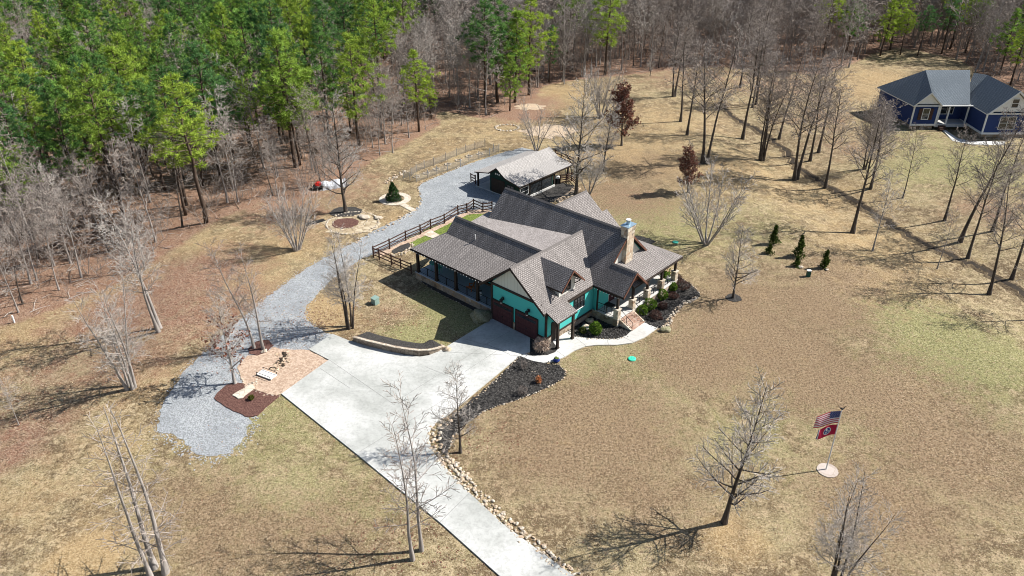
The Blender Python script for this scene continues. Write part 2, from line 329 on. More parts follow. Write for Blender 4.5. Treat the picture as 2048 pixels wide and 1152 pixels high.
mt['spruce'] = leafmat("spruce_needles", (0.012, 0.035, 0.015), (0.04, 0.09, 0.03), (0.05, 0.09, 0.03), 0.1)
mt['juniper'] = leafmat("juniper_foliage", (0.03, 0.05, 0.012), (0.08, 0.12, 0.025), (0.10, 0.09, 0.02), 0.1)
mt['box'] = leafmat("boxwood_leaves", (0.05, 0.10, 0.015), (0.17, 0.27, 0.04), (0.16, 0.25, 0.04), 0.2)
mt['rust'] = leafmat("russet_leaves", (0.12, 0.05, 0.035), (0.30, 0.145, 0.105), (0.19, 0.085, 0.065), 0.25)
mt['reed'] = leafmat("dry_grass_blades", (0.30, 0.22, 0.17), (0.58, 0.47, 0.39), (0.45, 0.36, 0.3), 0.1)
mt['brownshrub'] = leafmat("brown_twig_shrub", (0.06, 0.035, 0.03), (0.14, 0.085, 0.07), (0.11, 0.06, 0.05), 0.1)
mt['greyshrub'] = leafmat('grey_twig_shrub', (0.13, 0.11, 0.10), (0.25, 0.22, 0.2), (0.2, 0.17, 0.15), 0.1)
mt['orangegrass'] = leafmat("orange_grass", (0.4, 0.16, 0.07), (0.55, 0.26, 0.12), (0.5, 0.2, 0.1), 0.1)
mt['greengrass'] = M("green_grass", (0.13, 0.17, 0.03), (0.20, 0.24, 0.06), 1.2, 0.95, (0.06, 0.09, 0.02), 7, 0.08)
mt['mossy'] = M("mossy_boulder", (0.14, 0.14, 0.07), (0.24, 0.22, 0.14), 2, 0.95, (0.32, 0.29, 0.2), 8, 0.05)
mt['red'] = M("red_paint", (0.55, 0.03, 0.025), rough=0.4); mt['tarp'] = M("grey_tarp", (0.5, 0.52, 0.55), (0.42, 0.44, 0.48), 2, 0.6)
mt['orange'] = M("orange_wood", (0.42, 0.14, 0.05), (0.36, 0.11, 0.04), 4); mt['tealplastic'] = M("teal_plastic", (0.05, 0.36, 0.28), rough=0.4)
mt['lid'] = M("mint_green_plastic", (0.05, 0.55, 0.36), (0.06, 0.6, 0.4), 3, 0.5); mt['boxgreen'] = M("pale_green_metal", (0.25, 0.36, 0.32), rough=0.5)
mt['dgreen'] = M("dark_green_plastic", (0.015, 0.08, 0.06), rough=0.5)
mt['flagred'] = M("flag_red", (0.42, 0.015, 0.06)); mt['flagwhite'] = M("flag_white", (0.72, 0.72, 0.72)); mt['flagblue'] = M("flag_blue", (0.02, 0.04, 0.2))
def netmat():
    m = bpy.data.materials.new("wire_netting"); m.use_nodes = True; nt = m.node_tree; b = nt.nodes["Principled BSDF"]
    b.inputs["Base Color"].default_value = (0.25, 0.23, 0.2, 1); t = N(nt, "ShaderNodeBsdfTransparent"); mx = N(nt, "ShaderNodeMixShader", i_0=0.42)
    nt.links.new(t.outputs[0], mx.inputs[1]); nt.links.new(b.outputs[0], mx.inputs[2]); nt.links.new(mx.outputs[0], nt.nodes["Material Output"].inputs[0]); return m
mt['net'] = netmat()
# ------------------------------------------------------------------ ground
FOREST_PX = [(-200, 650), (0, 650), (50, 640), (110, 612), (180, 585), (260, 548), (330, 505), (385, 470), (450, 430), (520, 402), (600, 398), (645, 380), (700, 345), (760, 312), (835, 272), (880, 250),
             (868, 225), (900, 222), (960, 235), (1010, 232), (1060, 200), (1085, 172), (1140, 160), (1230, 152), (1300, 143), (1400, 132), (1560, 140), (1640, 150), (1700, 128), (1740, 108), (1800, 94), (1870, 108),
             (1925, 118), (1965, 150), (2048, 185), (2300, 200), (2500, -60), (-500, -60)]
FOREST = [tuple(g(*p))[:2] for p in FOREST_PX]
BLOBS = [  # x px, y px, radius m, channel (0 green, 1 leaf litter, 2 straw), strength
    (860, 600, 2.0, 0, .9), (895, 622, 2.2, 0, 1), (935, 640, 2.2, 0, 1), (835, 670, 2.6, 0, .9), (800, 668, 2.0, 0, .7), (850, 690, 2.0, 0, .8), (800, 620, 3.2, 1, .35),
    (1950, 710, 6, 0, .8), (1900, 680, 5, 0, .9), (1840, 645, 5, 0, .85), (1900, 740, 6, 0, .6), (1790, 620, 4, 0, .7), (1230, 720, 7, 0, .35), (1290, 790, 6, 0, .2), (560, 840, 6, 0, .45), (640, 930, 7, 0, .3), (580, 960, 5, 0, .3), (700, 1010, 4, 0, .35),
    (1280, 430, 7, 0, .55), (1330, 460, 7, 0, .5), (1480, 450, 8, 0, .3), (1900, 330, 9, 0, .6), (1960, 330, 9, 0, .6), (1830, 340, 8, 0, .5), (1860, 290, 8, 0, .4), (1780, 250, 5, 0, .5), (1780, 120, 6, 0, .25), (1500, 860, 6, 0, .3), (1620, 800, 6, 0, .3), (1540, 740, 5, 0, .2),
    (1750, 860, 5, 0, .25), (300, 900, 4, 0, .2), (1120, 200, 6, 0, .25), (1320, 590, 4, 0, .3), (870, 460, 2, 0, .9),
    (60, 700, 6, 1, .3), (60, 850, 4, 1, .55), (30, 900, 3, 1, .6), (270, 620, 6, 1, .75), (350, 570, 7, 1, .7), (420, 540, 6, 1, .65), (470, 600, 5, 1, .55), (250, 720, 6, 1, .5), (380, 640, 5, 1, .6), (560, 420, 6, 1, .6), (640, 410, 5, 1, .45), (690, 370, 6, 1, .45),
    (180, 640, 6, 1, .5), (100, 740, 7, 1, .4), (1040, 225, 5, 1, .9), (1080, 205, 5, 1, .6), (600, 460, 4, 1, .4), (1440, 150, 10, 1, .35), (1350, 150, 10, 1, .4), (1560, 170, 12, 1, .4), (1650, 240, 9, 1, .35), (1980, 420, 6, 1, .4), (1700, 300, 7, 1, .35), (1480, 650, 5, 3, .9), (1560, 700, 5, 3, .9), (1400, 720, 5, 3, .8), (1640, 770, 5, 3, .8), (1190, 840, 6, 3, .8), (1120, 900, 5, 3, .7), (1800, 800, 6, 3, .8), (1640, 610, 5, 3, .8), (1760, 1010, 5, 3, .7), (1300, 980, 5, 3, .5), (1500, 590, 5, 3, .6), (1240, 880, 5, 3, .7), (1900, 900, 6, 3, .7), (640, 1080, 4, 3, .6), (480, 1090, 4, 3, .6), (380, 1010, 4, 3, .5), (1290, 330, 6, 3, .7), (1250, 400, 6, 3, .7), (1700, 560, 6, 3, .7), (1350, 640, 4, 3, .6), (1010, 800, 3, 3, .5), (160, 940, 5, 1, .2), (1250, 390, 8, 1, .25),
    (175, 1110, 2.2, 2, 1.0), (165, 1140, 2, 2, 1.0), (1470, 1080, 2, 2, .55), (1450, 1065, 1.2, 2, .6), (120, 620, 6, 2, .5), (60, 670, 5, 2, .6), (230, 590, 5, 2, .5), (420, 490, 4, 2, .5), (520, 560, 4, 2, .5), (560, 500, 4, 2, .55), (640, 620, 2.5, 2, .9), (640, 650, 2, 2, .8), (690, 640, 2, 2, .5), (620, 450, 4, 2, .5), (800, 440, 3, 2, .5), (860, 370, 3, 2, .4), (1120, 190, 8, 2, .5), (1230, 300, 9, 2, .4), (1330, 240, 10, 2, .4), (1450, 330, 10, 2, .45), (1550, 360, 9, 2, .4), (1650, 400, 8, 2, .45), (1740, 480, 7, 2, .5), (1770, 160, 8, 2, .6), (1720, 180, 8, 2, .5), (1290, 280, 8, 2, .4), (930, 300, 8, 2, .35), (1000, 260, 9, 2, .35), (1330, 540, 3, 2, .3), (1800, 560, 6, 2, .3), (30, 1000, 5, 2, .35), (240, 880, 4, 2, .3), (300, 760, 5, 2, .4)]
def axis(lo, hi, step, far):
    a = list(np.arange(lo, hi + .01, step)); s = step
    while a[-1] < far: s *= 1.25; a.append(a[-1] + s)
    s = step
    while a[0] > -far: s *= 1.25; a.insert(0, a[0] - s)
    return np.array(a)
def make_ground():
    xs = axis(-90, 95, 0.9, 900); ys = axis(24, 190, 0.9, 1600); ys = ys[ys > -60]
    X, Y = np.meshgrid(xs, ys); Z = hgt(X, Y)
    nx, ny = len(xs), len(ys); V = np.stack([X, Y, Z], -1).reshape(-1, 3)
    idx = np.arange(nx * ny).reshape(ny, nx); Q = np.stack([idx[:-1, :-1], idx[:-1, 1:], idx[1:, 1:], idx[1:, :-1]], -1).reshape(-1, 4)
    me = bpy.data.meshes.new("ground"); me.vertices.add(len(V)); me.vertices.foreach_set("co", V.ravel())
    me.loops.add(Q.size); me.loops.foreach_set("vertex_index", Q.ravel().astype(np.int32)); me.polygons.add(len(Q))
    me.polygons.foreach_set("loop_start", np.arange(0, Q.size, 4, dtype=np.int32)); me.polygons.foreach_set("use_smooth", np.ones(len(Q), bool))
    C = np.zeros((nx * ny, 4)); x, y = V[:, 0], V[:, 1]
    for px, py, r, ch, s in BLOBS:
        P = g(px, py); d2 = ((x - P.x) ** 2 + (y - P.y) ** 2) / (r * r); C[:, ch] = np.maximum(C[:, ch], s * np.exp(-d2 * 0.7))
    ins = np.zeros(len(V), bool); poly = FOREST
    for i in range(len(poly)):
        x1, y1 = poly[i]; x2, y2 = poly[i - 1]
        if y1 == y2: continue
        c = ((y1 > y) != (y2 > y)) & (x < (x2 - x1) * (y - y1) / (y2 - y1) + x1); ins ^= c
    ins |= (y > 230)
    C[ins, 1] = np.maximum(C[ins, 1], 1.0)
    Cg = C[:, 1].reshape(ny, nx); Cg[1:-1, 1:-1] = (Cg[1:-1, 1:-1] * 2 + Cg[:-2, 1:-1] + Cg[2:, 1:-1] + Cg[1:-1, :-2] + Cg[1:-1, 2:]) / 6; C[:, 1] = Cg.ravel()
    me.update(calc_edges=True); ca = me.color_attributes.new("patch", 'FLOAT_COLOR', 'POINT'); ca.data.foreach_set("color", C.ravel())
    me.materials.append(mt['ground']); o = bpy.data.objects.new("ground", me); COL.objects.link(o); tag(o, kind='structure')
make_ground()
def edge_noise(P, amp, step=0.35, seed=1):
    r = random.Random(seed); out = []
    for i in range(len(P)):
        a, b = P[i], P[(i + 1) % len(P)]; L = (b - a).length; n = max(1, int(L / step)); nn = Vector((-(b - a).y, (b - a).x, 0)) / max(L, 1e-6)
        for k in range(n): out.append(a.lerp(b, k / n) + nn * (r.gauss(0, amp) if k else 0))
    return out
def sheet(name, px, z, mat, amp=0.0, th=None, seed=1, pts=None, kind='structure'):
    P = pts or [g(*p) for p in px]; P = [Vector((p.x, p.y, 0)) for p in P]
    if amp: P = edge_noise(P, amp, 0.35, seed)
    A = sum(P[i].x * P[(i + 1) % len(P)].y - P[(i + 1) % len(P)].x * P[i].y for i in range(len(P)))
    if A < 0: P.reverse()
    mb = MB(); P = [Vector((p.x, p.y, z)) for p in P]; mb.prism(P, (0, 0, -(th or z + 0.15)))
    return tag(mb.build(name, mat), kind=kind)
def smoothpx(P, it=2):
    for _ in range(it):
        Q = []
        for i in range(len(P)):
            a, b = P[i], P[(i + 1) % len(P)]; Q += [(a[0] * .75 + b[0] * .25, a[1] * .75 + b[1] * .25), (a[0] * .25 + b[0] * .75, a[1] * .25 + b[1] * .75)]
        P = Q
    return P
GRAVEL = [(314, 862), (326, 810), (365, 745), (425, 690), (480, 640), (540, 590), (612, 538), (662, 508), (712, 484), (747, 461), (794, 440), (825, 422), (841, 408), (840, 392), (836, 376), (845, 366), (892, 346), (940, 327), (1000, 307), (1045, 295), (1066, 300),
          (1085, 330), (1040, 372), (1020, 392), (990, 424), (947, 420), (880, 450), (800, 487), (722, 518), (660, 562), (612, 612), (612, 634), (628, 654), (664, 670), (640, 692), (617, 703), (570, 712), (520, 740), (500, 790), (486, 818), (503, 842), (490, 872), (462, 906), (420, 913), (388, 905), (370, 882), (340, 866)]
sheet("gravel_road", GRAVEL, 0.02, mt['gravel'], 0.09, seed=3)
DRIVE = [(665, 669), (617.7, 700), (658, 721), (563, 789), (720, 915), (883, 1049), (1040, 1190), (1200, 1190), (1145, 1152), (1005, 1049), (925, 974.6), (885, 930), (866, 905), (858, 882), (860, 862), (874, 845), (900, 828), (1039.6, 712.5), (1060, 705), (1060, 677), (984, 638.5), (973, 646), (876.7, 704.6), (858, 712), (840, 715), (807, 711), (744, 693), (699, 683)]
sheet("concrete_driveway", DRIVE, 0.10, mt['concrete'])
WALK = [(1039, 713), (1064.5, 723), (1088, 727), (1109, 723), (1129, 715), (1148, 702.6), (1170, 694), (1195, 691), (1234, 691), (1264, 687), (1289, 676), (1314.5, 657.7), (1286, 645), (1260, 665.5), (1252, 673), (1234, 678.6), (1211, 679.5), (1176, 677.5), (1148, 673), (1141, 659), (1104, 682), (1116, 699), (1110, 706), (1094, 712), (1064, 713), (1050, 709.5), (1040, 707)]
sheet("sidewalk", WALK, 0.09, mt['walk'])
mb = MB()
def strip(mb, a, b, wd, z, h=0.006):
    a = g(*a); b = g(*b); d = (b - a).normalized(); n = Vector((-d.y, d.x, 0)) * wd / 2
    mb.prism([Vector((p.x, p.y, z + h)) for p in (a - n, b - n, b + n, a + n)], (0, 0, -h * 0.9))
for a, b in [((973, 690), (1020, 664)), ((973, 690), (800, 800)), ((876, 705), (1037, 713)), ((921, 677), (1010, 703)), ((658, 721), (790, 812)), ((640, 738), (700, 778)), ((720, 905), (890, 800)), ((800, 985), (872, 905)), ((880, 1046), (940, 987)), ((850, 735), (905, 757)), ((1003, 697), (930, 745)), ((973, 690), (1020, 711))]: strip(mb, a, b, 0.035, 0.10)
for a, b in [((1152, 678), (1172, 693)), ((1214, 680), (1217, 691)), ((1247, 676), (1268, 686)), ((1112, 702), (1130, 715)), ((1060, 703), (1050, 717))]: strip(mb, a, b, 0.04, 0.09)
tag(mb.build("concrete_joints", mt['joint']), kind='structure')
sheet("pink_gravel_bed", [(545, 694.5), (560, 699), (608, 700), (618, 701), (656, 721.5), (562, 788), (553, 791), (533.7, 788), (507, 778.5), (489, 771), (474.5, 736.5), (486, 722), (495.5, 711.7), (514.6, 711.7), (531.8, 706)], 0.05, mt['pink'], 0.05)
BED_BROWN = [(428.6, 797.6), (440, 782), (453, 771), (469, 765), (487, 768), (507, 780), (534, 789), (561, 792), (552.8, 798), (537.5, 811), (514.6, 832), (499, 835), (472.6, 825), (447.7, 812)]
sheet("brown_mulch_bed", BED_BROWN, 0.08, mt['bmulch'], 0.05)
sheet("brown_mulch_bed", [(512.7, 684), (537.5, 681), (547, 692), (531.8, 706), (514.6, 712), (499, 709), (497, 698)], 0.08, mt['bmulch'], 0.05)
sheet("tan_stone_slab", [(465, 793), (477, 800), (486, 798), (510, 777), (504, 770)], 0.16, mt['tan'], 0.04)
BED_BLACK = [(1039.6, 713.5), (1064, 724), (1092, 728), (1119, 731.6), (1133, 745.5), (1126, 757.6), (1088, 778.5), (1043, 797), (998, 811), (966.7, 823.6), (932, 848), (907.6, 872), (897, 898), (894, 910), (884, 901), (876, 878), (880, 855), (900.7, 836), (932, 810), (984, 768)]
sheet("black_mulch_bed", BED_BLACK, 0.07, mt['mulch'], 0.05)
sheet("black_mulch_bed", [(1059, 677), (1059, 704), (1063, 712), (1093, 712), (1112, 705), (1115, 698), (1104, 683), (1090, 692)], 0.07, mt['mulch'], 0.03)
BED_FRONT = [(1131, 666), (1148, 674), (1176, 677.5), (1211, 679.5), (1234, 678.6), (1252, 673), (1260, 665.5), (1240, 652), (1190, 625), (1150, 640)]
sheet("black_mulch_bed", BED_FRONT, 0.06, mt['mulch'], 0.03)
BED_EAST = [(1286, 645.5), (1314, 657), (1332, 654), (1340, 638), (1352, 622), (1367, 607), (1400, 593), (1399, 587), (1383, 571), (1368, 560), (1345, 548), (1300, 590), (1275, 620)]
sheet("black_mulch_bed", BED_EAST, 0.06, mt['mulch'], 0.05)
sheet("black_mulch_bed", [(831, 553), (860, 576), (905, 600), (950, 622), (975, 640), (981, 630), (976, 622), (835, 548)], 0.05, mt['mulch'], 0.05)
sheet("black_mulch_bed", [(1063, 391), (1075, 402), (1100, 405), (1120, 400), (1140, 388), (1150, 372), (1125, 366), (1090, 376)], 0.05, mt['mulch'], 0.08)
sheet("black_mulch_bed", [(1270, 472), (1300, 477), (1312, 484), (1300, 492), (1262, 486)], 0.05, mt['mulch'], 0.08)
sheet("green_lawn", [(812, 480), (860, 455), (905, 440), (935, 430), (960, 428), (975, 432), (940, 452), (900, 470), (835, 500)], 0.03, mt['greengrass'], 0.08)
sheet("pale_sand_path", [(752, 508), (800, 486), (870, 454), (940, 420), (975, 420), (985, 424), (935, 430), (870, 462), (800, 496), (760, 514)], 0.045, mt['pink'], 0.05)
sheet("stone_path", [(846, 470), (862, 461), (880, 471), (868, 478)], 0.06, mt['tan'])
sheet("black_mulch_bed", [(783, 503), (800, 492), (817, 486), (822, 494), (805, 503), (788, 508)], 0.06, mt['mulch'], 0.04)
def ring(name, c, r0, r1, z, mat, n=40, arc=(0, 360), th=0.2):
    P = g(*c); mb = MB(); a = [R(arc[0] + (arc[1] - arc[0]) * i / n) for i in range(n + 1)]
    for i in range(n):
        q = [(P.x + r * math.cos(t), P.y + r * math.sin(t), z) for r, t in ((r1, a[i]), (r1, a[i + 1]), (r0, a[i + 1]), (r0, a[i]))]
        mb.prism(q, (0, 0, -th))
    return tag(mb.build(name, mat), kind='structure')
def disc(name, c, r, z, mat, n=32, amp=0.05, sx=1, sy=1):
    P = g(*c); rr = random.Random(int(c[0])); pts = []
    for i in range(n):
        q = r * (1 + rr.gauss(0, amp)); pts.append(Vector((P.x + sx * q * math.cos(6.2832 * i / n), P.y + sy * q * math.sin(6.2832 * i / n), 0)))
    return sheet(name, None, z + max(0, P.z), mat, pts=pts)
disc("mulch_circle", (788, 398), 1.0, 0.04, mt['mulch']); ring("round_stone_path", (790, 398), 1.25, 2.1, 0.06, mt['tan'])
sheet("round_stone_path", [(800, 411), (808, 406), (834, 421), (824, 424)], 0.062, mt['tan'])
disc("mulch_circle", (692, 424), 1.6, 0.06, mt['mulch'], sx=1.3)
disc("stone_circle", (704, 446), 3.3, 0.03, mt['oldstone'], amp=0.12, sx=1.05); disc("mulch_circle", (690, 447), 1.5, 0.06, mt['bmulch'], sx=1.1)
disc("pale_bare_patch", (1100, 262), 3.2, 0.02, mt['orock'], amp=0.15, sx=1.3); disc("pale_bare_patch", (1058, 214), 1.9, 0.02, mt['orock'], amp=0.2, sx=1.5)
disc("mulch_circle", (1467, 596), 0.8, 0.04, mt['mulch']); disc("pale_flag_pad", (1655, 941), 0.78, 0.05, mt['pad'], amp=0.02)
# creek: dark channel between two low banks, following the terrain
mb = MB(); cr = [(1440, 205), (1455, 222), (1462, 232), (1490, 247), (1530, 268), (1570, 300), (1600, 338), (1650, 370), (1700, 398), (1745, 425), (1800, 460), (1860, 495), (1910, 515), (1970, 540), (2048, 590), (2150, 650)]
cp = []
for a, b in zip(cr[:-1], cr[1:]):
    for k in range(8):
        t = k / 8; P = g(a[0] + (b[0] - a[0]) * t, a[1] + (b[1] - a[1]) * t); P += Vector((rng.gauss(0, .18), rng.gauss(0, .18), 0)); cp.append(P)
prof = [(-1.3, 0.0), (-0.55, 0.2), (-0.42, 0.08), (0.3, 0.08), (0.5, 0.16), (1.2, 0.0)]; rows = []
for i, P in enumerate(cp):
    d = (cp[min(i + 1, len(cp) - 1)] - cp[max(i - 1, 0)]); n = Vector((-d.y, d.x, 0)).normalized(); wv = rng.uniform(.75, 1.2)
    rows.append([Vector((P.x + n.x * o * wv, P.y + n.y * o * wv, 0)) for o, _ in prof])
    for q, (o, hh) in zip(rows[-1], prof): q.z = float(hgt(q.x, q.y)) + hh * rng.uniform(.7, 1.2) - (0.12 if hh == 0 else 0.02)
for a, b in zip(rows[:-1], rows[1:]):
    for k in range(5): mb.face([a[k], a[k + 1], b[k + 1], b[k]], 1 if k in (2,) else 0)
mt['bank'] = M("leafy_bank", (0.19, 0.14, 0.085), (0.27, 0.21, 0.125), 0.5, 0.95, (0.08, 0.055, 0.035), 5, 0.08)
mt['creekbed'] = M("dark_creek_bed", (0.022, 0.017, 0.012), (0.045, 0.033, 0.022), 2)
tag(mb.build("creek", [mt['bank'], mt['creekbed']], None, True), kind='structure')
# border stones: too many to count
def border(px, mat, r=(0.1, 0.2), gap=0.28, jit=0.1, rows=1, wd=0.0, name="border_stones", label=None, sub=1, z=0.05):
    mb = MB(); P = [g(*p) for p in px]
    for a, b in zip(P[:-1], P[1:]):
        L = (b - a).length; n = max(1, int(L / gap)); d = (b - a) / max(L, 1e-5); nn = Vector((-d.y, d.x, 0))
        for k in range(n):
            for q in range(rows):
                c = a.lerp(b, (k + rng.random() * .6) / n) + nn * (rng.gauss(0, jit) + (q / max(1, rows - 1) - 0.5) * wd if rows > 1 else rng.gauss(0, jit)); s = rng.uniform(*r)
                mb.rock((c.x, c.y, c.z + z), s, 0.55, rng.randrange(2), sub=sub)
    tag(mb.build(name, mat), label, 'stones', kind='stuff')
ST = [mt['rock'], mt['orock']]
border([(896, 838), (880, 850), (868, 866), (866, 884), (872, 898), (884, 915), (930, 964)], ST, (0.13, 0.25), 0.34, 0.08, 3, 0.9, label="tan rocks along the inner bend of the concrete driveway")
border([(884, 915), (930, 964), (1014, 1047), (1160, 1165)], ST, (0.09, 0.2), 0.25, 0.1, 3, 0.7, label="tan rocks lining the lower edge of the driveway")
border([(1039, 714), (984, 770), (935, 812), (900, 838)], ST, (0.07, 0.15), 0.3, 0.05, label="small stones between driveway and black mulch bed")
border([(1119, 731), (1133, 745), (1126, 758), (1088, 779), (1043, 798), (998, 812), (966, 824), (932, 848), (908, 872), (897, 900)], ST, (0.07, 0.13), 0.24, 0.04, label="small pale stones edging the black bed on the lawn side")
border([(1062, 745), (1090, 742), (1110, 732)], ST, (0.04, 0.08), 0.3, 0.04, label="thin line of stones inside the black bed")
border([(1150, 675), (1176, 679), (1211, 680), (1234, 680), (1252, 674)], ST, (0.05, 0.1), 0.24, 0.03, label="pale stones between front bed and sidewalk", z=0.1)
border([(1314, 659), (1332, 655), (1340, 638), (1352, 622), (1367, 607), (1398, 594)], ST, (0.1, 0.2), 0.26, 0.08, 2, 0.25, label="pale stones around the east mulch bed")
border([(1399, 587), (1383, 571), (1366, 559), (1352, 549)], ST, (0.07, 0.14), 0.3, 0.06, label="small pale stones at the far side of the east bed")
border([(833, 556), (860, 578), (905, 601), (950, 624), (970, 640)], ST, (0.05, 0.1), 0.35, 0.05, label="small stones edging the shaded bed by the left porch")
border([(770, 366), (790, 356), (812, 342)], ST, (0.12, 0.25), 0.3, 0.15, 2, 0.4, label="row of grey rocks leading to the wire fenced garden")
border([(836, 421), (843, 405), (839, 390), (836, 374), (846, 364), (892, 347), (930, 330)], ST, (0.08, 0.2), 0.45, 0.12, label="orange rocks along the far edge of the gravel road")
border([(712, 486), (747, 463), (794, 442), (830, 424)], ST, (0.06, 0.2), 0.4, 0.25, 2, 0.5, label="scattered tan rocks beside the gravel road")
border([(1115, 404), (1130, 396), (1148, 384), (1156, 376)], [mt['orock'], mt['orock']], (0.15, 0.3), 0.3, 0.15, 3, 0.8, label="orange rocks beyond the dark bed behind the house")
border([(776, 508), (786, 511), (806, 507), (823, 496), (822, 485)], ST, (0.1, 0.2), 0.25, 0.1, 2, 0.3, label="pale rocks around the small mulch bed by the fence")
border([(562, 793), (530, 791), (505, 781), (488, 770), (478, 745)], ST, (0.06, 0.13), 0.25, 0.05, label="grey stones around the pink gravel bed")
border([(565, 706), (570, 716), (560, 728), (548, 742)], [mt['creekbed'], mt['orock']], (0.1, 0.22), 0.16, 0.14, 3, 0.5, label="dark stones of the dry creek in pink gravel")
border([(520, 762), (505, 770), (497, 776)], ST, (0.1, 0.2), 0.25, 0.1, 2, 0.4, label="stones between footbridge and brown mulch")
mt['peb'] = M('loose_gravel', (0.36, 0.38, 0.4), (0.25, 0.26, 0.27), 5)
border([(314, 862), (340, 868), (370, 884), (388, 907), (420, 915), (462, 908), (492, 874), (505, 844), (490, 820)], [mt['peb'], mt['peb']], (.04, .1), .09, .5, 3, .9, label='loose gravel straying into the grass at the end of the gravel road', z=.01)
border([(314, 862), (326, 810), (365, 745), (425, 690), (480, 640), (540, 590), (612, 538), (662, 508), (712, 484)], [mt['peb'], mt['peb']], (.03, .08), .12, .22, 2, .3, label='loose gravel along the left edge of the gravel road', z=.01)
border([(722, 518), (660, 562), (612, 612), (612, 634), (628, 654), (660, 668)], [mt['peb'], mt['orock']], (.03, .08), .12, .2, 2, .3, label='loose gravel along the right edge of the gravel road', z=.01)
def ringstones(c, r, n, rr, label, sx=1):
    P = g(*c); mb = MB()
    for i in range(n):
        a = 6.283 * i / n; mb.rock((P.x + sx * r * math.cos(a), P.y + r * math.sin(a), P.z + 0.05), rng.uniform(*rr), 0.6)
    tag(mb.build("ring_of_stones", mt['rock']), label, 'stones', kind='stuff')
ringstones((1014, 256), 1.6, 20, (0.2, 0.32), "ring of grey stones in the far lawn", 1.2)
ringstones((705, 446), 3.2, 46, (0.1, 0.24), "pale boulders around the round stone bed")
ringstones((700, 444), 1.9, 30, (0.07, 0.15), "inner circle of stones around the bare bed", 1.1)
# ------------------------------------------------------------------ trees
def perp(d, a, rnd):
    u = Vector((0, 0, 1)) if abs(d.z) < 0.95 else Vector((1, 0, 0)); x = d.cross(u).normalized(); y = d.cross(x); return x * math.cos(a) + y * math.sin(a)
def grow(T, p, d, L, r, lv, K, rnd, tips=None):
    n = max(2, min(9, int(L / K['seg'][lv]) + 1)); pts = [p.copy()]; q = p.copy(); d = d.normalized()
    for i in range(n):
        d = (d + Vector((rnd.gauss(0, 1), rnd.gauss(0, 1), rnd.gauss(0, .6))) * K['wob'][lv] + Vector((0, 0, K['up'][lv]))).normalized(); q = q + d * (L / n); pts.append(q.copy())
    te = K['taper'][lv]; rad = [max(K['rmin'], r * (1 - (1 - te) * (i / n) ** (.7 if lv == 0 else 1))) for i in range(n + 1)]
    if lv == 0: rad[0] *= 1.35
    T[0 if lv < K['tl'] else 1].tube(pts, rad, 7 if lv == 0 else (4 if r > 0.05 else 3), 0, cap=False)
    if tips is not None and lv >= K['max'] - 1: tips.append((pts[-1], d))
    if lv >= K['max']: return
    k = K['n'][lv]; t0 = K['t0'][lv]; az = rnd.random() * 6.28
    for j in range(k):
        t = min(0.999, t0 + (1 - t0) * (j + rnd.random() * .8) / k); f = t * n; i = min(n - 1, int(f)); b = pts[i].lerp(pts[i + 1], f - i); tg = (pts[i + 1] - pts[i]).normalized()
        az += 2.4 + rnd.gauss(0, .4); ang = R(rnd.gauss(K['ang'][lv], 8)); cd = tg * math.cos(ang) + perp(tg, az, rnd) * math.sin(ang)
        s = (t - t0) / (1 - t0); sh = K['shape'](s) if lv == 0 else 1 - 0.55 * s
        cl = L * K['len'][lv] * sh * rnd.uniform(.75, 1.2)
        if cl < 0.25: continue
        grow(T, b, cd, cl, max(K['rmin'], rad[i] * K['rr'][lv]), lv + 1, K, rnd, tips)
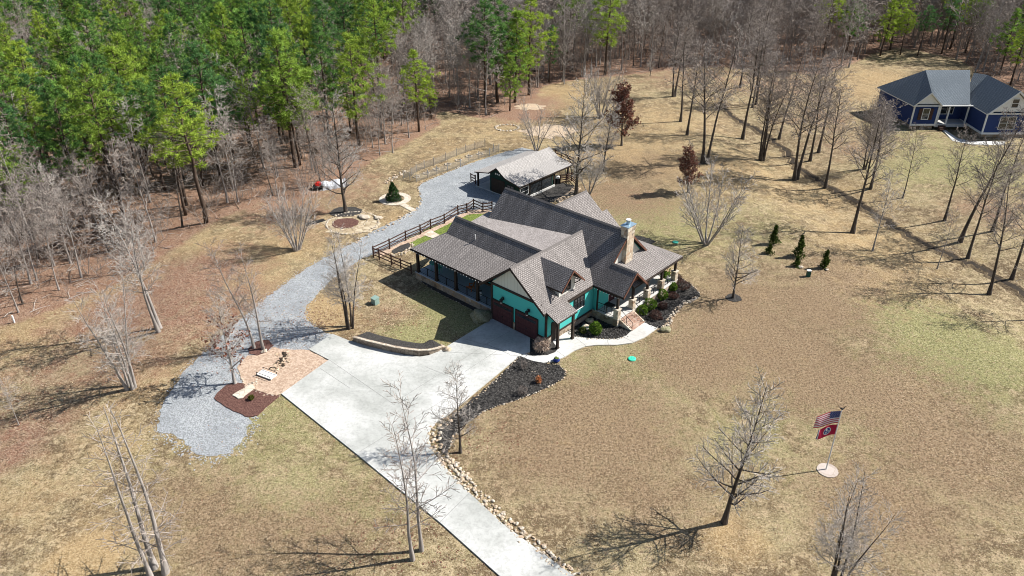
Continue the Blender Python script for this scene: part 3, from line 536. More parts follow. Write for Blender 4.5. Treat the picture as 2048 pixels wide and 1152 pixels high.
KINDS = {
    'oak': dict(H=12, r=.2, seg=[1.0, .9, .8, .7], wob=[.032, .11, .16, .2], up=[.02, .09, .06, .03], taper=[.05, .25, .5, .7], n=[34, 10, 6], t0=[.16, .2, .2], ang=[56, 45, 45], len=[.27, .48, .5], rr=[.5, .5, .6], shape=lambda s: 1.15 - .75 * s if s > .12 else .7 + 3.8 * s, max=3, tl=2, rmin=.015),
    'slim': dict(H=14, r=.2, seg=[1.2, .9, .8, .7], wob=[.025, .12, .18, .2], up=[.012, .02, .02, .02], taper=[.1, .3, .5, .7], n=[26, 5, 3], t0=[.12, .2, .2], ang=[72, 45, 45], len=[.17, .45, .5], rr=[.28, .5, .6], shape=lambda s: 1.0 - .55 * s, max=3, tl=1, rmin=.014),
    'tall': dict(H=18, r=.27, seg=[2.0, 1.2, 1.0, .8], wob=[.03, .10, .14, .2], up=[.01, .035, .03, .02], taper=[.08, .3, .5, .7], n=[26, 9, 5], t0=[.38, .2, .2], ang=[56, 48, 48], len=[.27, .45, .5], rr=[.45, .5, .6], shape=lambda s: .75 + .5 * s - .9 * s * s, max=3, tl=2, rmin=.02),
    'wood': dict(H=15, r=.15, seg=[2.2, 1.4, 1.2, .9], wob=[.04, .12, .16, .2], up=[.01, .04, .03, .02], taper=[.1, .3, .5, .7], n=[22, 8, 4], t0=[.28, .2, .2], ang=[56, 48, 48], len=[.28, .46, .5], rr=[.45, .5, .6], shape=lambda s: .8 + .4 * s - .85 * s * s, max=3, tl=2, rmin=.021),
    'stem': dict(H=14, r=.19, seg=[1.2, 1.1, .9, .8], wob=[.035, .1, .15, .2], up=[.015, .07, .05, .03], taper=[.06, .3, .5, .7], n=[24, 7, 5], t0=[.25, .2, .2], ang=[55, 45, 45], len=[.24, .45, .5], rr=[.4, .5, .6], shape=lambda s: 1.0 - .6 * s, max=3, tl=1, rmin=.015),
    'fan': dict(H=9, r=.13, seg=[1.2, .9, .8, .7], wob=[.03, .1, .15, .2], up=[.02, .09, .05, .03], taper=[.2, .3, .5, .7], n=[14, 6, 4], t0=[.25, .2, .2], ang=[34, 38, 42], len=[.34, .45, .5], rr=[.5, .55, .6], shape=lambda s: 1.0 - .5 * s, max=3, tl=2, rmin=.015),
    'brush': dict(H=6, r=.05, seg=[1.4, 1.0, .8], wob=[.06, .14, .2], up=[.02, .08, .05], taper=[.3, .4, .6], n=[13, 4], t0=[.12, .2], ang=[42, 45], len=[.42, .45], rr=[.5, .6], shape=lambda s: 1.0 - .5 * s, max=2, tl=1, rmin=.018),
}
def leaf_blades(mb, tint, c, rnd, n, L, wd, up=0.3, m=0, spread=1.0):
    tv = rnd.random() ** 1.3
    for _ in range(n):
        d = Vector((rnd.gauss(0, 1) * spread, rnd.gauss(0, 1) * spread, rnd.gauss(0, 1) + up)).normalized(); s = perp(d, rnd.random() * 6.28, rnd) * wd * .5; l = L * rnd.uniform(.6, 1.1)
        b = len(mb.v); mb.v += [tuple(c + s), tuple(c - s), tuple(c + d * l - s * .6), tuple(c + d * l + s * .6)]; mb.f.append((b, b + 1, b + 2, b + 3)); mb.m.append(m); tint += [min(1, max(0, tv + rnd.gauss(0, .15)))] * 4
def set_tint(o, tint):
    me = o.data; n = len(me.vertices); full = [0.5] * (n - len(tint)) + list(tint)
    a = me.attributes.new("tint", 'FLOAT', 'POINT'); a.data.foreach_set("value", full)
def make_tree(kind, seed, stems=1, lean=0.0, bmat='barkgrey', tmat='twig', leaves=0, H=None, roots=0.25):
    rnd = random.Random(seed); K = KINDS[kind]; T = (MB(), MB()); tips = []
    for i in range(stems):
        a = 6.283 * i / stems + rnd.random(); l = lean * rnd.uniform(.6, 1.2) if stems > 1 else 0
        grow(T, Vector((roots * math.cos(a), roots * math.sin(a), -.15)) if stems > 1 else Vector((0, 0, -.15)), Vector((l * math.cos(a), l * math.sin(a), 1)), K['H'] * (rnd.uniform(.8, 1.0) if stems > 1 else 1), K['r'] * (rnd.uniform(.7, 1) if stems > 1 else 1), 0, K, rnd, tips)
    root = empty("bare_tree", (0, -500, 0)); T[0].build("trunk", mt[bmat], root, True); cb = T[1]; tint = []
    if leaves:
        for p, d in tips:
            if rnd.random() < leaves and p.z < K['H'] * (.72 if leaves < .5 else .95):
                for _ in range(3): leaf_blades(cb, tint, p - d * rnd.random() * .8 + Vector((rnd.gauss(0, .15), rnd.gauss(0, .15), rnd.gauss(0, .12))), rnd, 2, .26, .2, 0, 1)
    c = cb.build("crown", [mt[tmat], mt['rust']], root); set_tint(c, tint); root['H'] = K['H']; return root
def make_pine(seed, H=17, cw=3.3, cb=.35):
    rnd = random.Random(seed); root = empty("pine_tree", (0, -500, 0)); tb = MB(); n = 9; dx, dy = rnd.gauss(0, .02), rnd.gauss(0, .02)
    tp = [Vector((dx * i * H / n + rnd.gauss(0, .05), dy * i * H / n + rnd.gauss(0, .05), H * i / n - .15 * (i == 0))) for i in range(n + 1)]
    tb.tube(tp, [.22 * (1 - .88 * i / n) for i in range(n + 1)], 7); cm = MB(); tint = []; pts = []; z = H * cb; az = rnd.random() * 6
    while z < H * .985:
        s = (z - H * cb) / (H * (1 - cb)); prof = (min(1, .45 + s * 2.6) if s < .25 else (1 - ((s - .25) / .75) ** 1.35)) * cw + .25
        for j in range(rnd.choice((3, 4, 4, 5))):
            az += 1.57 + rnd.gauss(0, .5); L = prof * rnd.uniform(.55, 1.15); up = .15 + .5 * s
            d = Vector((math.cos(az), math.sin(az), up)).normalized(); f = z / H * n; i = min(n - 1, int(f)); b = tp[i].lerp(tp[i + 1], f - i)
            e = b + d * L + Vector((0, 0, -.08 * L)); cm.tube([b, b.lerp(e, .5) + Vector((0, 0, .06 * L)), e], [.05, .035, .015], 3, 1, cap=False)
            k = max(2, int(L * 1.55 + .5))
            for q in range(k):
                t = .4 + .6 * (q + .5) / k; c = b.lerp(e, t) + Vector((rnd.gauss(0, .28), rnd.gauss(0, .28), rnd.gauss(.08, .16))) * (.6 + .25 * L); pts.append((c, t))
        z += rnd.uniform(.5, .95)
    for k in range(len(cm.v)): tint.append(0.3)
    for c, t in pts: leaf_blades(cm, tint, c, rnd, 26, .5, .062, .7)
    tb.build("trunk", mt['pinebark'], root, True); c = cm.build("crown", [mt['needle'], mt['pinebark']], root); set_tint(c, tint); root['H'] = H; return root
PROTO = {'oak': [make_tree('oak', s, bmat='barkdark') for s in (11, 12, 13)],
         'tall': [make_tree('tall', s, bmat='barkdark', tmat='twigd') for s in (21, 22, 23, 24, 25)],
         'dual': [make_tree('tall', s, 2, .12, 'barkdark', 'twigd') for s in (31, 32)],
         'quad': [make_tree('tall', 33, 4, .14, 'barkdark', 'twigd')],
         'paledual': [make_tree('tall', 35, 2, .1, 'barkgrey', 'twig', roots=.4)],
         'triple': [make_tree('slim', 41, 3, .07, roots=.45, tmat='twigd'), make_tree('stem', 42, 3, .2)],
         'pair': [make_tree('stem', 43, 2, .05, tmat='twigd', roots=.5)],
         'clump': [make_tree('stem', 44, 5, .14, 'barkdark', roots=.35), make_tree('stem', 45, 5, .2, roots=.4)],
         'fan': [make_tree('fan', 51, 7, .55, roots=.2), make_tree('fan', 52, 9, .5, roots=.25), make_tree('fan', 53, 5, .4, roots=.15)],
         'rust': [make_tree('oak', 61, bmat='barkdark', tmat='twigd', leaves=.6), make_tree('oak', 62, bmat='barkdark', tmat='twigd', leaves=.5)],
         'rustlow': [make_tree('oak', 63, leaves=.06), make_tree('oak', 64, leaves=.08)],
         'wood': [make_tree('wood', s, bmat=b, tmat=t) for s, b, t in ((71, 'barkgrey', 'twig'), (72, 'barkdark', 'twigd'), (73, 'barkgrey', 'twigd'), (74, 'barkgrey', 'twigd'), (75, 'barkgrey', 'twigd'))],
         'sapling': [make_tree('brush', s, st, .3, roots=.1) for s, st in ((81, 3), (82, 2), (83, 4))],
         'pine': [make_pine(s, 17, cw, cb) for s, cw, cb in ((91, 3.9, .33), (92, 3.4, .42), (93, 4.2, .28), (94, 3.6, .5), (95, 3.1, .36), (96, 3.9, .45), (97, 3.5, .25), (98, 3.7, .38))]}
used = set()
def plant(kind, loc, H, label, cat='tree', group=None, var=None, rz=None, name=None, sxy=1.0, tint=None):
    L = PROTO[kind]; p = L[var if var is not None else rng.randrange(len(L))]; s = H / p['H']
    o = clone(p, loc, rng.random() * 6.28 if rz is None else rz, (s * sxy, s * sxy, s), label, cat, group)
    if name: o.name = name
    if kind == 'pine':
        t = rng.random() if tint is None else tint
        for c in o.children: c.color = (t, t, t, 1)
    return o
NAMED = [  # kind, base px, top px, label
    ('triple', (315, 1145), (150, 740), "tall three stemmed bare tree at the bottom left of the lawn", 0, None),
    ('pair', (838, 1112), (820, 785), "bare two stemmed young tree on the near edge of the concrete driveway", 0, None),
    ('oak', (921, 905), (930, 745), "small bare tree at the tip of the long black mulch bed", 1, None),
    ('oak', (1448, 1045), (1490, 750), "bare lawn tree with a long shadow left of the flagpole", 0, None),
    ('clump', (1665, 1190), (1760, 960), "multi stemmed bare tree at the bottom right below the flagpole", 0, None),
    ('clump', (262, 775), (185, 540), "spreading multi stemmed bare tree left of the grey gravel road end", 1, None),
    ('paledual', (320, 660), (270, 385), "tall pale twin trunk bare tree behind the gravel road on the left", 0, None),
    ('rustlow', (470, 768), (432, 590), "thin bare tree in the brown mulch bed with a few russet leaves", 0, None),
    ('pair', (519, 696), (490, 440), "slender two trunk tree in the small upper brown mulch bed", 0, None),
    ('clump', (701, 655), (695, 460), "multi trunk bare tree between the gravel road and the septic utility box", 0, None),
    ('oak', (692, 425), (685, 195), "tall bare tree in a dark mulch circle beside the round stone bed", 2, None),
    ('fan', (594, 500), (590, 370), "pale fan shaped bare tree on the left bank of the gravel road", 1, None),
    ('fan', (1412, 488), (1435, 330), "large vase shaped bare tree on the lawn right of the house chimney", 0, None),
    ('oak', (1466, 596), (1492, 445), "slim bare sapling in a small mulch ring right of the east bed", 1, None),
    ('rust', (1243, 291), (1255, 160), "russet leaved oak on the far lawn behind the outbuilding", 0, None),
    ('rust', (1376, 385), (1388, 285), "smaller russet leaved tree beside the vase shaped tree", 1, None),
    ('fan', (1073, 302), (1080, 205), "fan shaped bare shrub tree just behind the outbuilding roof", 2, None),
    ('oak', (1152, 390), (1166, 150), "tall bare tree by the near right corner of the outbuilding", 0, None),
    ('oak', (1206, 342), (1218, 205), "bare tree right of the outbuilding with light trunk", 1, None),
    ('fan', (1178, 388), (1180, 300), "pale bushy bare tree beside the back gable of the teal house", 0, None),
    ('fan', (1201, 236), (1215, 130), "pinkish grey multi stem tree left of the russet oak", 1, None),
    ('dual', (1347, 193), (1372, 5), "tall dark bare tree at the wood edge above the grove", 0, None),
    ('tall', (1361, 243), (1378, 60), "thin dark tree in the grove left of the leaning twin", 1, None),
    ('tall', (1374, 270), (1394, 80), "second thin dark tree in the grove by the leaning twin", 2, None),
    ('dual', (1409, 327), (1450, 45), "big twin trunk dark tree in the middle of the grove", 1, None),
    ('tall', (1485, 278), (1520, 50), "tall straight dark tree left of the creek", 0, None),
    ('quad', (1523, 321), (1590, 100), "four stemmed dark tree right at the creek bend", 0, None),
    ('dual', (1590, 359), (1660, 75), "thick forked dark tree on the near bank of the creek", 0, None),
    ('tall', (1650, 376), (1712, 170), "leaning dark tree alone on the bank right of the thick forked one", 3, None),
    ('tall', (1558, 278), (1590, 90), "dark tree behind the creek between two multi stem trees", 4, None),
    ('tall', (1620, 322), (1650, 120), "thin tree across the creek behind the thick forked one", 1, None),
    ('tall', (1637, 305), (1672, 100), "slim tree across the creek near the clearing", 2, None),
    ('tall', (1480, 175), (1495, 10), "dark tree standing at the back of the grove by the wood edge", 3, None),
    ('tall', (1505, 215), (1528, 60), "grey tree at the back of the grove above the creek head", 0, None),
    ('dual', (1512, 208), (1545, 40), "twin stem tree at the back of the grove near the wood edge", 1, None),
    ('tall', (1705, 466), (1772, 200), "dark tree on the lawn side of the creek above the junipers", 0, None),
    ('wood', (1745, 502), (1795, 340), "thin pale tree right of the junipers", 0, None),
    ('quad', (1729, 338), (1775, 190), "clump of dark stems in front of the navy house left corner", 0, None),
    ('dual', (1742, 377), (1810, 180), "pair of leaning trunks in front of the navy house", 0, None),
    ('wood', (1805, 396), (1865, 255), "small leaning tree on green grass below the navy house", 1, None),
    ('tall', (1889, 441), (1955, 265), "broad limbed dark tree on the slope right of the creek", 3, None),
    ('tall', (1920, 484), (1995, 210), "tallest thick trunk below the navy house walkway", 4, None),
    ('wood', (1874, 538), (1910, 420), "short twiggy tree at the creek in front of the thick trunks", 2, None),
    ('tall', (1935, 517), (2020, 300), "leaning dark tree right of the short twiggy one", 0, None),
    ('tall', (1984, 463), (2052, 250), "dark tree near the right edge above the creek", 1, None),
    ('tall', (1978, 589), (2060, 350), "nearest dark tree at the right edge of the photo with long shadow", 2, None),
    ('tall', (2023, 559), (2090, 330), "dark tree at the far right edge beside the creek", 3, None),
    ('wood', (2075, 640), (2150, 400), "tree just beyond the right edge casting shadow on the lawn", 3, None),
    ('wood', (38, 850), (5, 755), "small grey tree at the left edge above the bare reddish ground", 0, None),
    ('wood', (118, 580), (70, 420), "pale leaning tree at the lower left edge of the woods", 3, None),
    ('wood', (37, 625), (0, 470), "thin grey tree at the far left edge of the woods", 0, None),
    ('wood', (46, 608), (15, 450), "grey trunk behind the thin tree on the far left", 1, None),
    ('oak', (1300, 152), (1305, 100), "low pale sapling at the wood edge behind the russet oak", 1, None),
    ('sapling', (250, 770), (235, 690), "low russet twig clump beside the multi stemmed left tree", 0, None),
    ('wood', (851, 260), (868, 200), "small bare tree at the tip of the wood by the clearing", 2, None),
    ('wood', (818, 275), (805, 150), "pale straight trunk at the wood tip beside the lone yellow pine", 3, None),
]
placed = []
for kind, b, t, lab, var, rz in NAMED:
    P = g(*b); placed.append((P.x, P.y, 2.5)); plant(kind, P, tree_height(b, t), lab, var=var, rz=rz, name="russet_tree" if 'rust' == kind else "bare_tree")
PINES = [((48, 476), (28, 255), "bright green pine at the left edge of the wood, nearest pine", 0), ((412, 445), (388, 145), "tall yellow green pine standing out at the front of the pine wood", 1), ((372, 430), (350, 225), "dark trunk pine behind the tall yellow green one", 3),
         ((590, 335), (590, 65), "bright pine in the middle of the wood edge with a long bare trunk", 0), ((508, 315), (520, 150), "short green pine left of the bright middle pine", 4), ((600, 330), (625, 130), "pine crown leaning right beside the bright middle pine", 5),
         ((718, 290), (690, 65), "tall mid green pine near the pale bare trees", 2), ((150, 360), (140, 150), "rounded green pine above the left wood edge", 2), ((838, 263), (836, 100), "slender yellow green lone pine at the tip of the wood", 7), ((862, 235), (862, 150), "small yellow pine beside the slender lone pine", 6),
         ((995, 205), (985, -10), "dense tall pine in the group above the clearing, left one", 2), ((1030, 205), (1015, 20), "dense tall pine in the group above the clearing, front one", 6), ((1058, 190), (1040, -20), "tall pine at the right of the group above the clearing", 0), ((1020, 222), (1030, 110), "low bright pine at the foot of the group above the clearing", 6),
         ((970, 215), (960, 0), "shaded pine at the left flank of the group above the clearing", 5), ((1210, 150), (1215, -40), "solitary dark green pine among bare woods at top centre", 0), ((1098, 165), (1095, 50), "pale green thin pine between the pine group and the solitary pine", 4), ((1135, 130), (1130, -40), "pine behind the solitary pine at top centre", 1),
         ((1645, 115), (1655, -30), "dark pine at the top above the creek grove", 3), ((1760, 112), (1778, -10), "bright yellow green pine behind the navy house clearing", 6), ((1800, 110), (1820, 20), "slim dark pine right of the bright yellow green one", 3), ((1835, 112), (1850, 10), "dark pine trunk at the back of the clearing", 3), ((1882, 108), (1900, -10), "open green pine behind the navy house ridge", 1),
         ((1998, 150), (1992, 20), "green pine close behind the navy house on the right", 0), ((1690, 120), (1700, -10), "green pine beside the dark pine above the creek grove", 7), ((1780, 100), (1800, -30), "tall green pine half hidden behind the bright yellow green one", 0), ((1930, 105), (1945, -25), "green pine at the top right between the open pine and the corner", 5), ((2020, 170), (2025, 40), "green pine at the right edge behind the navy house", 4), ((2035, 120), (2050, -20), "green pine at the top right corner", 2), ((290, 340), (300, 90), "broad green pine in the front row of the pine wood", 2), ((230, 370), (215, 175), "green pine between the left pines", 5), ((440, 350), (440, 90), "green pine in the front row left of the shaded gap", 0)]
for b, t, lab, var in PINES:
    P = g(*b); placed.append((P.x, P.y, 2.5)); plant('pine', P, tree_height(b, t), lab, group='pines at the edge of the wood', var=var, name="pine_tree", sxy=1.25, tint=.95 if "yellow" in lab else (.75 if "bright" in lab else None))
PINEZONE = [tuple(g(*p))[:2] for p in [(-250, 520), (0, 500), (80, 490), (130, 440), (210, 425), (330, 445), (410, 425), (480, 375), (560, 335), (650, 310), (740, 262), (800, 200), (850, 60), (850, -40), (-400, -40)]]
def near(x, y, r=1.0): return any((x - a) ** 2 + (y - b) ** 2 < (c * r) ** 2 for a, b, c in placed)
npine = 0; cand = []
for X in np.arange(-175, 175, 5.3):
    for Y in np.arange(70, 262, 5.3):
        x, y = X + rng.uniform(-1.9, 1.9), Y + rng.uniform(-1.9, 1.9); z = float(hgt(x, y)); px, py = proj((x, y, z))
        if not (-130 < px < 2180 and py > -25) or not (inpoly(x, y, FOREST) or py < 20): continue
        cand.append((x, y, z, px, py))
cand.sort(key=lambda c: -c[4]); bare = []
for x, y, z, px, py in cand:
    if near(x, y): continue
    inp = inpoly(x, y, PINEZONE); r = rng.random()
    if (inp and r < .74 and npine < 265) or (not inp and r < (.10 if px > 880 else .02) and 860 < px and py < 120 and npine < 270 and (px < 1180 or py < 70 or px > 1650)):
        plant('pine', (x, y, z), rng.uniform(11.5, 20.5), "green pine deep in the pine wood" if inp else "green pine among the bare woods at the back", group='pines of the wood' if inp else 'pines among the bare woods', name="pine_tree"); npine += 1
    else: bare.append((x, y, z, px, py))
extra = []
for x, y, z, px, py in cand:      # second trees between the first ones make the bare woods dense
    if not inpoly(x, y, PINEZONE): extra.append((x + rng.uniform(-2.3, 2.3), y + rng.uniform(-2.3, 2.3), z, px, py))
bare += [e for e in extra if not near(e[0], e[1])]; bare.sort(key=lambda c: -c[4])
NB = 235; rest = []
bare = [b for b in bare if not (b[3] < 560 and b[4] > 400 and rng.random() < .3) and not (b[3] < 150 and 380 < b[4] < 560 and rng.random() < .5)]
for i, (x, y, z, px, py) in enumerate(bare):
    if i < NB:
        lab = ("leafless grey tree at the edge of the left woods" if px < 900 else "leafless grey tree at the edge of the back woods") if i < 400 else ""
        plant('wood', (x, y, z), (rng.uniform(11, 16) if inpoly(x, y, PINEZONE) else rng.uniform(8, 13.5)) if px < 900 else rng.uniform(10, 17), lab, group='bare trees of the left woods' if px < 900 else 'bare trees of the back woods')
    else: rest.append((x, y, z))
def merge(name, protos, spots, Hr, label, cat, mats):
    Vs, Fs, Ms, off = [], [], [], 0; data = []
    for p in protos:
        vv, tri, mi = [], [], []; o2 = 0
        for ci, ch in enumerate(p.children):
            me = ch.data; a = np.empty(len(me.vertices) * 3); me.vertices.foreach_get("co", a); vv.append(a.reshape(-1, 3)); q = [tuple(f.vertices) for f in me.polygons if len(f.vertices) == 4]
            tri.append(np.array(q) + o2); mi.append(np.full(len(q), ci if ch.name.startswith('crown') else 0)); o2 += len(me.vertices)
        data.append((np.concatenate(vv), np.concatenate(tri), np.concatenate(mi), p['H']))
    for x, y, z in spots:
        v, f, m, H = data[rng.randrange(len(data))]; s = rng.uniform(*Hr) / H; a = rng.random() * 6.28; ca, sa = math.cos(a) * s, math.sin(a) * s
        w2 = np.empty_like(v); w2[:, 0] = v[:, 0] * ca - v[:, 1] * sa + x; w2[:, 1] = v[:, 0] * sa + v[:, 1] * ca + y; w2[:, 2] = v[:, 2] * s + z
        Vs.append(w2); Fs.append(f + off); Ms.append(m); off += len(v)
    V = np.concatenate(Vs); Q = np.concatenate(Fs).astype(np.int32); me = bpy.data.meshes.new(name)
    me.vertices.add(len(V)); me.vertices.foreach_set("co", V.ravel()); me.loops.add(Q.size); me.loops.foreach_set("vertex_index", Q.ravel()); me.polygons.add(len(Q)); me.polygons.foreach_set("loop_start", np.arange(0, Q.size, 4, dtype=np.int32))
    for x in mats: me.materials.append(x)
    me.polygons.foreach_set("material_index", np.concatenate(Ms).astype(np.int32)); me.update(calc_edges=True)
    o = bpy.data.objects.new(name, me); COL.objects.link(o); tag(o, label, cat, kind='stuff')
FARK = dict(KINDS['wood']); FARK.update(n=[18, 5, 3], rmin=.045, seg=[3.5, 2.2, 1.6, 1.2], len=[.3, .5, .5]); KINDS['far'] = FARK
farp = [make_tree('far', s) for s in (171, 172, 173, 174)]
merge("distant_bare_woods", farp, rest, (11, 18), "mass of leafless grey trees filling the woods behind", 'woods', [mt['twigd'], mt['twig']])
bk = dict(KINDS['brush']); bk.update(n=[9, 3], seg=[2.5, 1.6, 1.2], rmin=.022); KINDS['bk'] = bk
bp = [make_tree('bk', s, 2, .35, roots=.15) for s in (181, 182, 183, 184)]
spots = []
for _ in range(60000):
    x, y = rng.uniform(-160, 160), rng.uniform(60, 245); z = float(hgt(x, y)); px, py = proj((x, y, z))
    if -60 < px < 2110 and -10 < py and inpoly(x, y, FOREST) and not near(x, y, .3):
        spots.append((x, y, z))
    if len(spots) > 3600: break
merge("undergrowth", bp, spots, (2.2, 5.5), "tangle of bare grey saplings and brush under the trees", 'undergrowth', [mt['twigd'], mt['twig']])
for L in list(PROTO.values()) + [farp, bp]:
    for p in L:
        for c in list(p.children): bpy.data.objects.remove(c)
        bpy.data.objects.remove(p)
#@@HOUSE
# ------------------------------------------------------------------ litter: leaves, sticks, mulch chips
def litter(name, label, n, cand, mats, size, z=.03, stick=False, cat='litter'):
    mb = MB(); k = 0; tries = 0
    while k < n and tries < n * 12:
        tries += 1; p = cand()
        if p is None: continue
        x, y = p; zz = float(hgt(x, y)) + z; l = rng.uniform(*size); a = rng.random() * 6.28; d = Vector((math.cos(a), math.sin(a), rng.gauss(0, .25 if not stick else .06))); q = Vector((-d.y, d.x, rng.gauss(0, .4))); c = Vector((x, y, zz)); m = rng.randrange(len(mats)); k += 1
        if stick: mb.tube([c - d * l, c + Vector((rng.gauss(0, .1), rng.gauss(0, .1), .05)), c + d * l], [.035, .03, .015], 3, m, cap=False)
        else: d *= l; q *= l * .6; mb.face([c - d, c - q * .9, c + d, c + q], m)
    return tag(mb.build(name, mats), label, cat, kind='stuff')
mt['leafa'] = M("russet_fallen_leaf", (0.17, 0.075, 0.05)); mt['leafb'] = M("brown_fallen_leaf", (0.26, 0.15, 0.095)); mt['leafc'] = M("pale_fallen_leaf", (0.42, 0.31, 0.21))
LZ = [(350, 590, 9), (420, 560, 7), (300, 640, 8), (470, 640, 5), (400, 660, 6), (250, 720, 6), (560, 430, 7), (640, 420, 6), (520, 700, 4), (640, 640, 3), (100, 650, 9), (30, 840, 5), (740, 650, 5), (180, 620, 9), (850, 300, 7), (960, 860, 4), (820, 1090, 5)]
LZW = [(g(a, b), r) for a, b, r in LZ]
def c1():
    P, r = rng.choice(LZW); return rng.gauss(P.x, r * .6), rng.gauss(P.y, r * .6)
litter("fallen_leaves", "russet and brown fallen leaves scattered over the left lawn and the gravel", 9000, c1, [mt['leafa'], mt['leafb'], mt['leafa'], mt['leafc']], (.05, .1))
def c2():
    x, y = rng.uniform(-130, 130), rng.uniform(55, 210)
    return (x, y) if inpoly(x, y, FOREST) and rng.random() < 60 / y else None
litter("fallen_branches", "bare fallen branches lying on the leaf litter of the woods", 5000, c2, [mt['twig'], mt['twigd'], mt['barkdark']], (.4, 1.6), .08, True, 'branches')
def c3(): return rng.uniform(-25, 45), rng.uniform(34, 80)
litter("straw_tufts", "pale straw tufts and dead leaves scattered over the dormant lawn", 6000, c3, [mt['leafc'], mt['leafb']], (.04, .08), .03)
BW = [([tuple(g(*p))[:2] for p in b]) for b in (BED_BLACK, BED_FRONT, BED_EAST)]
def c4():
    b = rng.choice(BW); i = rng.randrange(len(b)); 
    for _ in range(20):
        x = rng.uniform(min(p[0] for p in b), max(p[0] for p in b)); y = rng.uniform(min(p[1] for p in b), max(p[1] for p in b))
        if inpoly(x, y, b): return x + rng.gauss(0, .12), y + rng.gauss(0, .12)
mt['chip'] = M("mulch_chip", (0.016, 0.015, 0.014), (0.03, 0.028, 0.027)); mt['chipb'] = M("grey_mulch_chip", (0.09, 0.085, 0.08))
litter("mulch_chips", "loose black bark chips on the mulch beds", 6000, c4, [mt['chip'], mt['chip'], mt['chipb']], (.05, .13), .1)
# ------------------------------------------------------------------ the teal house (local u, v, z; u towards the lower right of the photo, v towards the upper right)
HO, HA = Vector((-1.9998, 66.3824, 0)), R(-42.25)
def hw(u, v, z=0):
    c, s = math.cos(HA), math.sin(HA); return Vector((HO.x + u * c - v * s, HO.y + u * s + v * c, z))
house = empty("house", HO, HA, "large teal house with brown grey shingle roofs, stone base and two car garage", "house")
def part(name, mats, fn, parent=None, smooth=False):
    mb = MB(); fn(mb); return mb.build(name, mats, parent or house, smooth)
RF = [mt['roof'], mt['dark']]; RFS = [mt['roofstain'], mt['dark']]
def mz(v): return 8.1 - .97 * (11.57 - v) if v < 11.57 else 8.1 - .97 * (v - 11.57)
part("main_roof", RFS, lambda m: (m.roof([(-8.8, 11.57, 8.1), (7.9, 11.57, 8.1), (7.9, 9.0, 5.607), (7.1, 9.0, 5.607), (7.1, 7.0, 3.667), (2.6, 7.0, 3.667), (1.5, 8.0, 4.64), (-8.8, 8.0, 4.64)])))
part("main_roof", RF, lambda m: (
                                 m.roof([(-8.8, 11.57, 8.1), (7.9, 11.57, 8.1), (7.9, 15.4, 4.385), (-8.8, 16.2, 3.61)])))
part("entry_gable_roof", RFS, lambda m: (m.roof([(7.1, 9.0, 5.61), (10.75, 9.0, 5.61), (10.75, 7.0, 3.67), (7.1, 7.0, 3.67)]), m.roof([(7.0, 9.0, 5.61), (10.75, 9.0, 5.61), (10.75, 11.0, 3.67), (7.0, 11.0, 3.67)])))
part("garage_roof", RF, lambda m: (m.roof([(2.85, -.45, 7.05), (7.1, -.45, 3.70), (7.1, 7.0, 3.70), (2.85, 10.5, 7.05)]), m.roof([(2.85, -.45, 7.05), (2.85, 10.5, 7.05), (-1.3, 6.2, 3.77), (-1.3, -.45, 3.77)])))
part("side_porch_roof", RF, lambda m: m.roof([(7.0, -.1, 3.8), (8.45, -.1, 3.12), (8.45, 2.85, 3.12), (7.0, 2.85, 3.8)], .16))
part("wing_roof", RFS, lambda m: (m.roof([(-10.3, 3.7, 4.75), (0.1, 3.7, 4.75), (1.95, 5.3, 6.3), (-10.3, 5.3, 6.3)]), m.roof([(-10.3, 5.3, 6.3), (1.95, 5.3, 6.3), (1.0, 6.4, 5.23), (-10.3, 6.6, 5.04)])))
part("low_slope_roof", [mt['flatroof'], mt['dark']], lambda m: m.roof([(-9.9, 5.7, 4.98), (2.0, 5.7, 6.05), (2.6, 10.3, 6.52), (-9.9, 10.0, 5.36)]))
part("left_porch_roof", RF, lambda m: (m.roof([(-12.24, .28, 3.62), (-1.2, .28, 3.62), (.05, 3.72, 4.77), (-10.3, 3.72, 4.77)]), m.roof([(-12.24, .28, 3.62), (-10.3, 3.72, 4.77), (-10.3, 6.5, 4.77), (-12.24, 8.6, 3.62)])))
part("front_porch_roof", RF, lambda m: (m.roof([(10.25, 9.5, 3.55), (10.25, 18.47, 3.55), (7.3, 15.0, 5.11), (7.3, 9.5, 5.11)]), m.roof([(10.25, 18.47, 3.55), (3.0, 18.47, 3.55), (3.0, 15.0, 5.11), (7.3, 15.0, 5.11)])))
part("rear_gable_roof", RF, lambda m: (m.roof([(-3.46, 12.6, 6.8), (-3.46, 19.4, 6.8), (-1.1, 19.4, 4.89), (-1.1, 12.6, 4.89)]), m.roof([(-1.1, 13, 4.89), (-1.1, 20.3, 4.89), (1.6, 20.3, 2.7), (1.6, 13, 2.7)]), m.roof([(-3.46, 12.6, 6.8), (-3.46, 19.4, 6.8), (-7.1, 19.4, 3.85), (-7.1, 12.6, 3.85)])))
part("ridge_cap", mt['roof'], lambda m: [m.prism([Vector(a) + Vector(o) for o in ((0, 0, .05), n1, n2)], Vector(b) - Vector(a)) for a, b, n1, n2 in (
    ((-8.8, 11.57, 8.1), (7.9, 11.57, 8.1), (0, .16, -.09), (0, -.16, -.09)), ((-10.3, 5.3, 6.3), (1.9, 5.3, 6.3), (0, .16, -.09), (0, -.16, -.09)), ((2.85, -.45, 7.05), (2.85, 10.4, 7.05), (-.16, 0, -.08), (.16, 0, -.08)), ((7.9, 9, 5.61), (10.75, 9, 5.61), (0, .16, -.09), (0, -.16, -.09)), ((-3.46, 13, 6.8), (-3.46, 19.4, 6.8), (-.16, 0, -.08), (.16, 0, -.08)))])
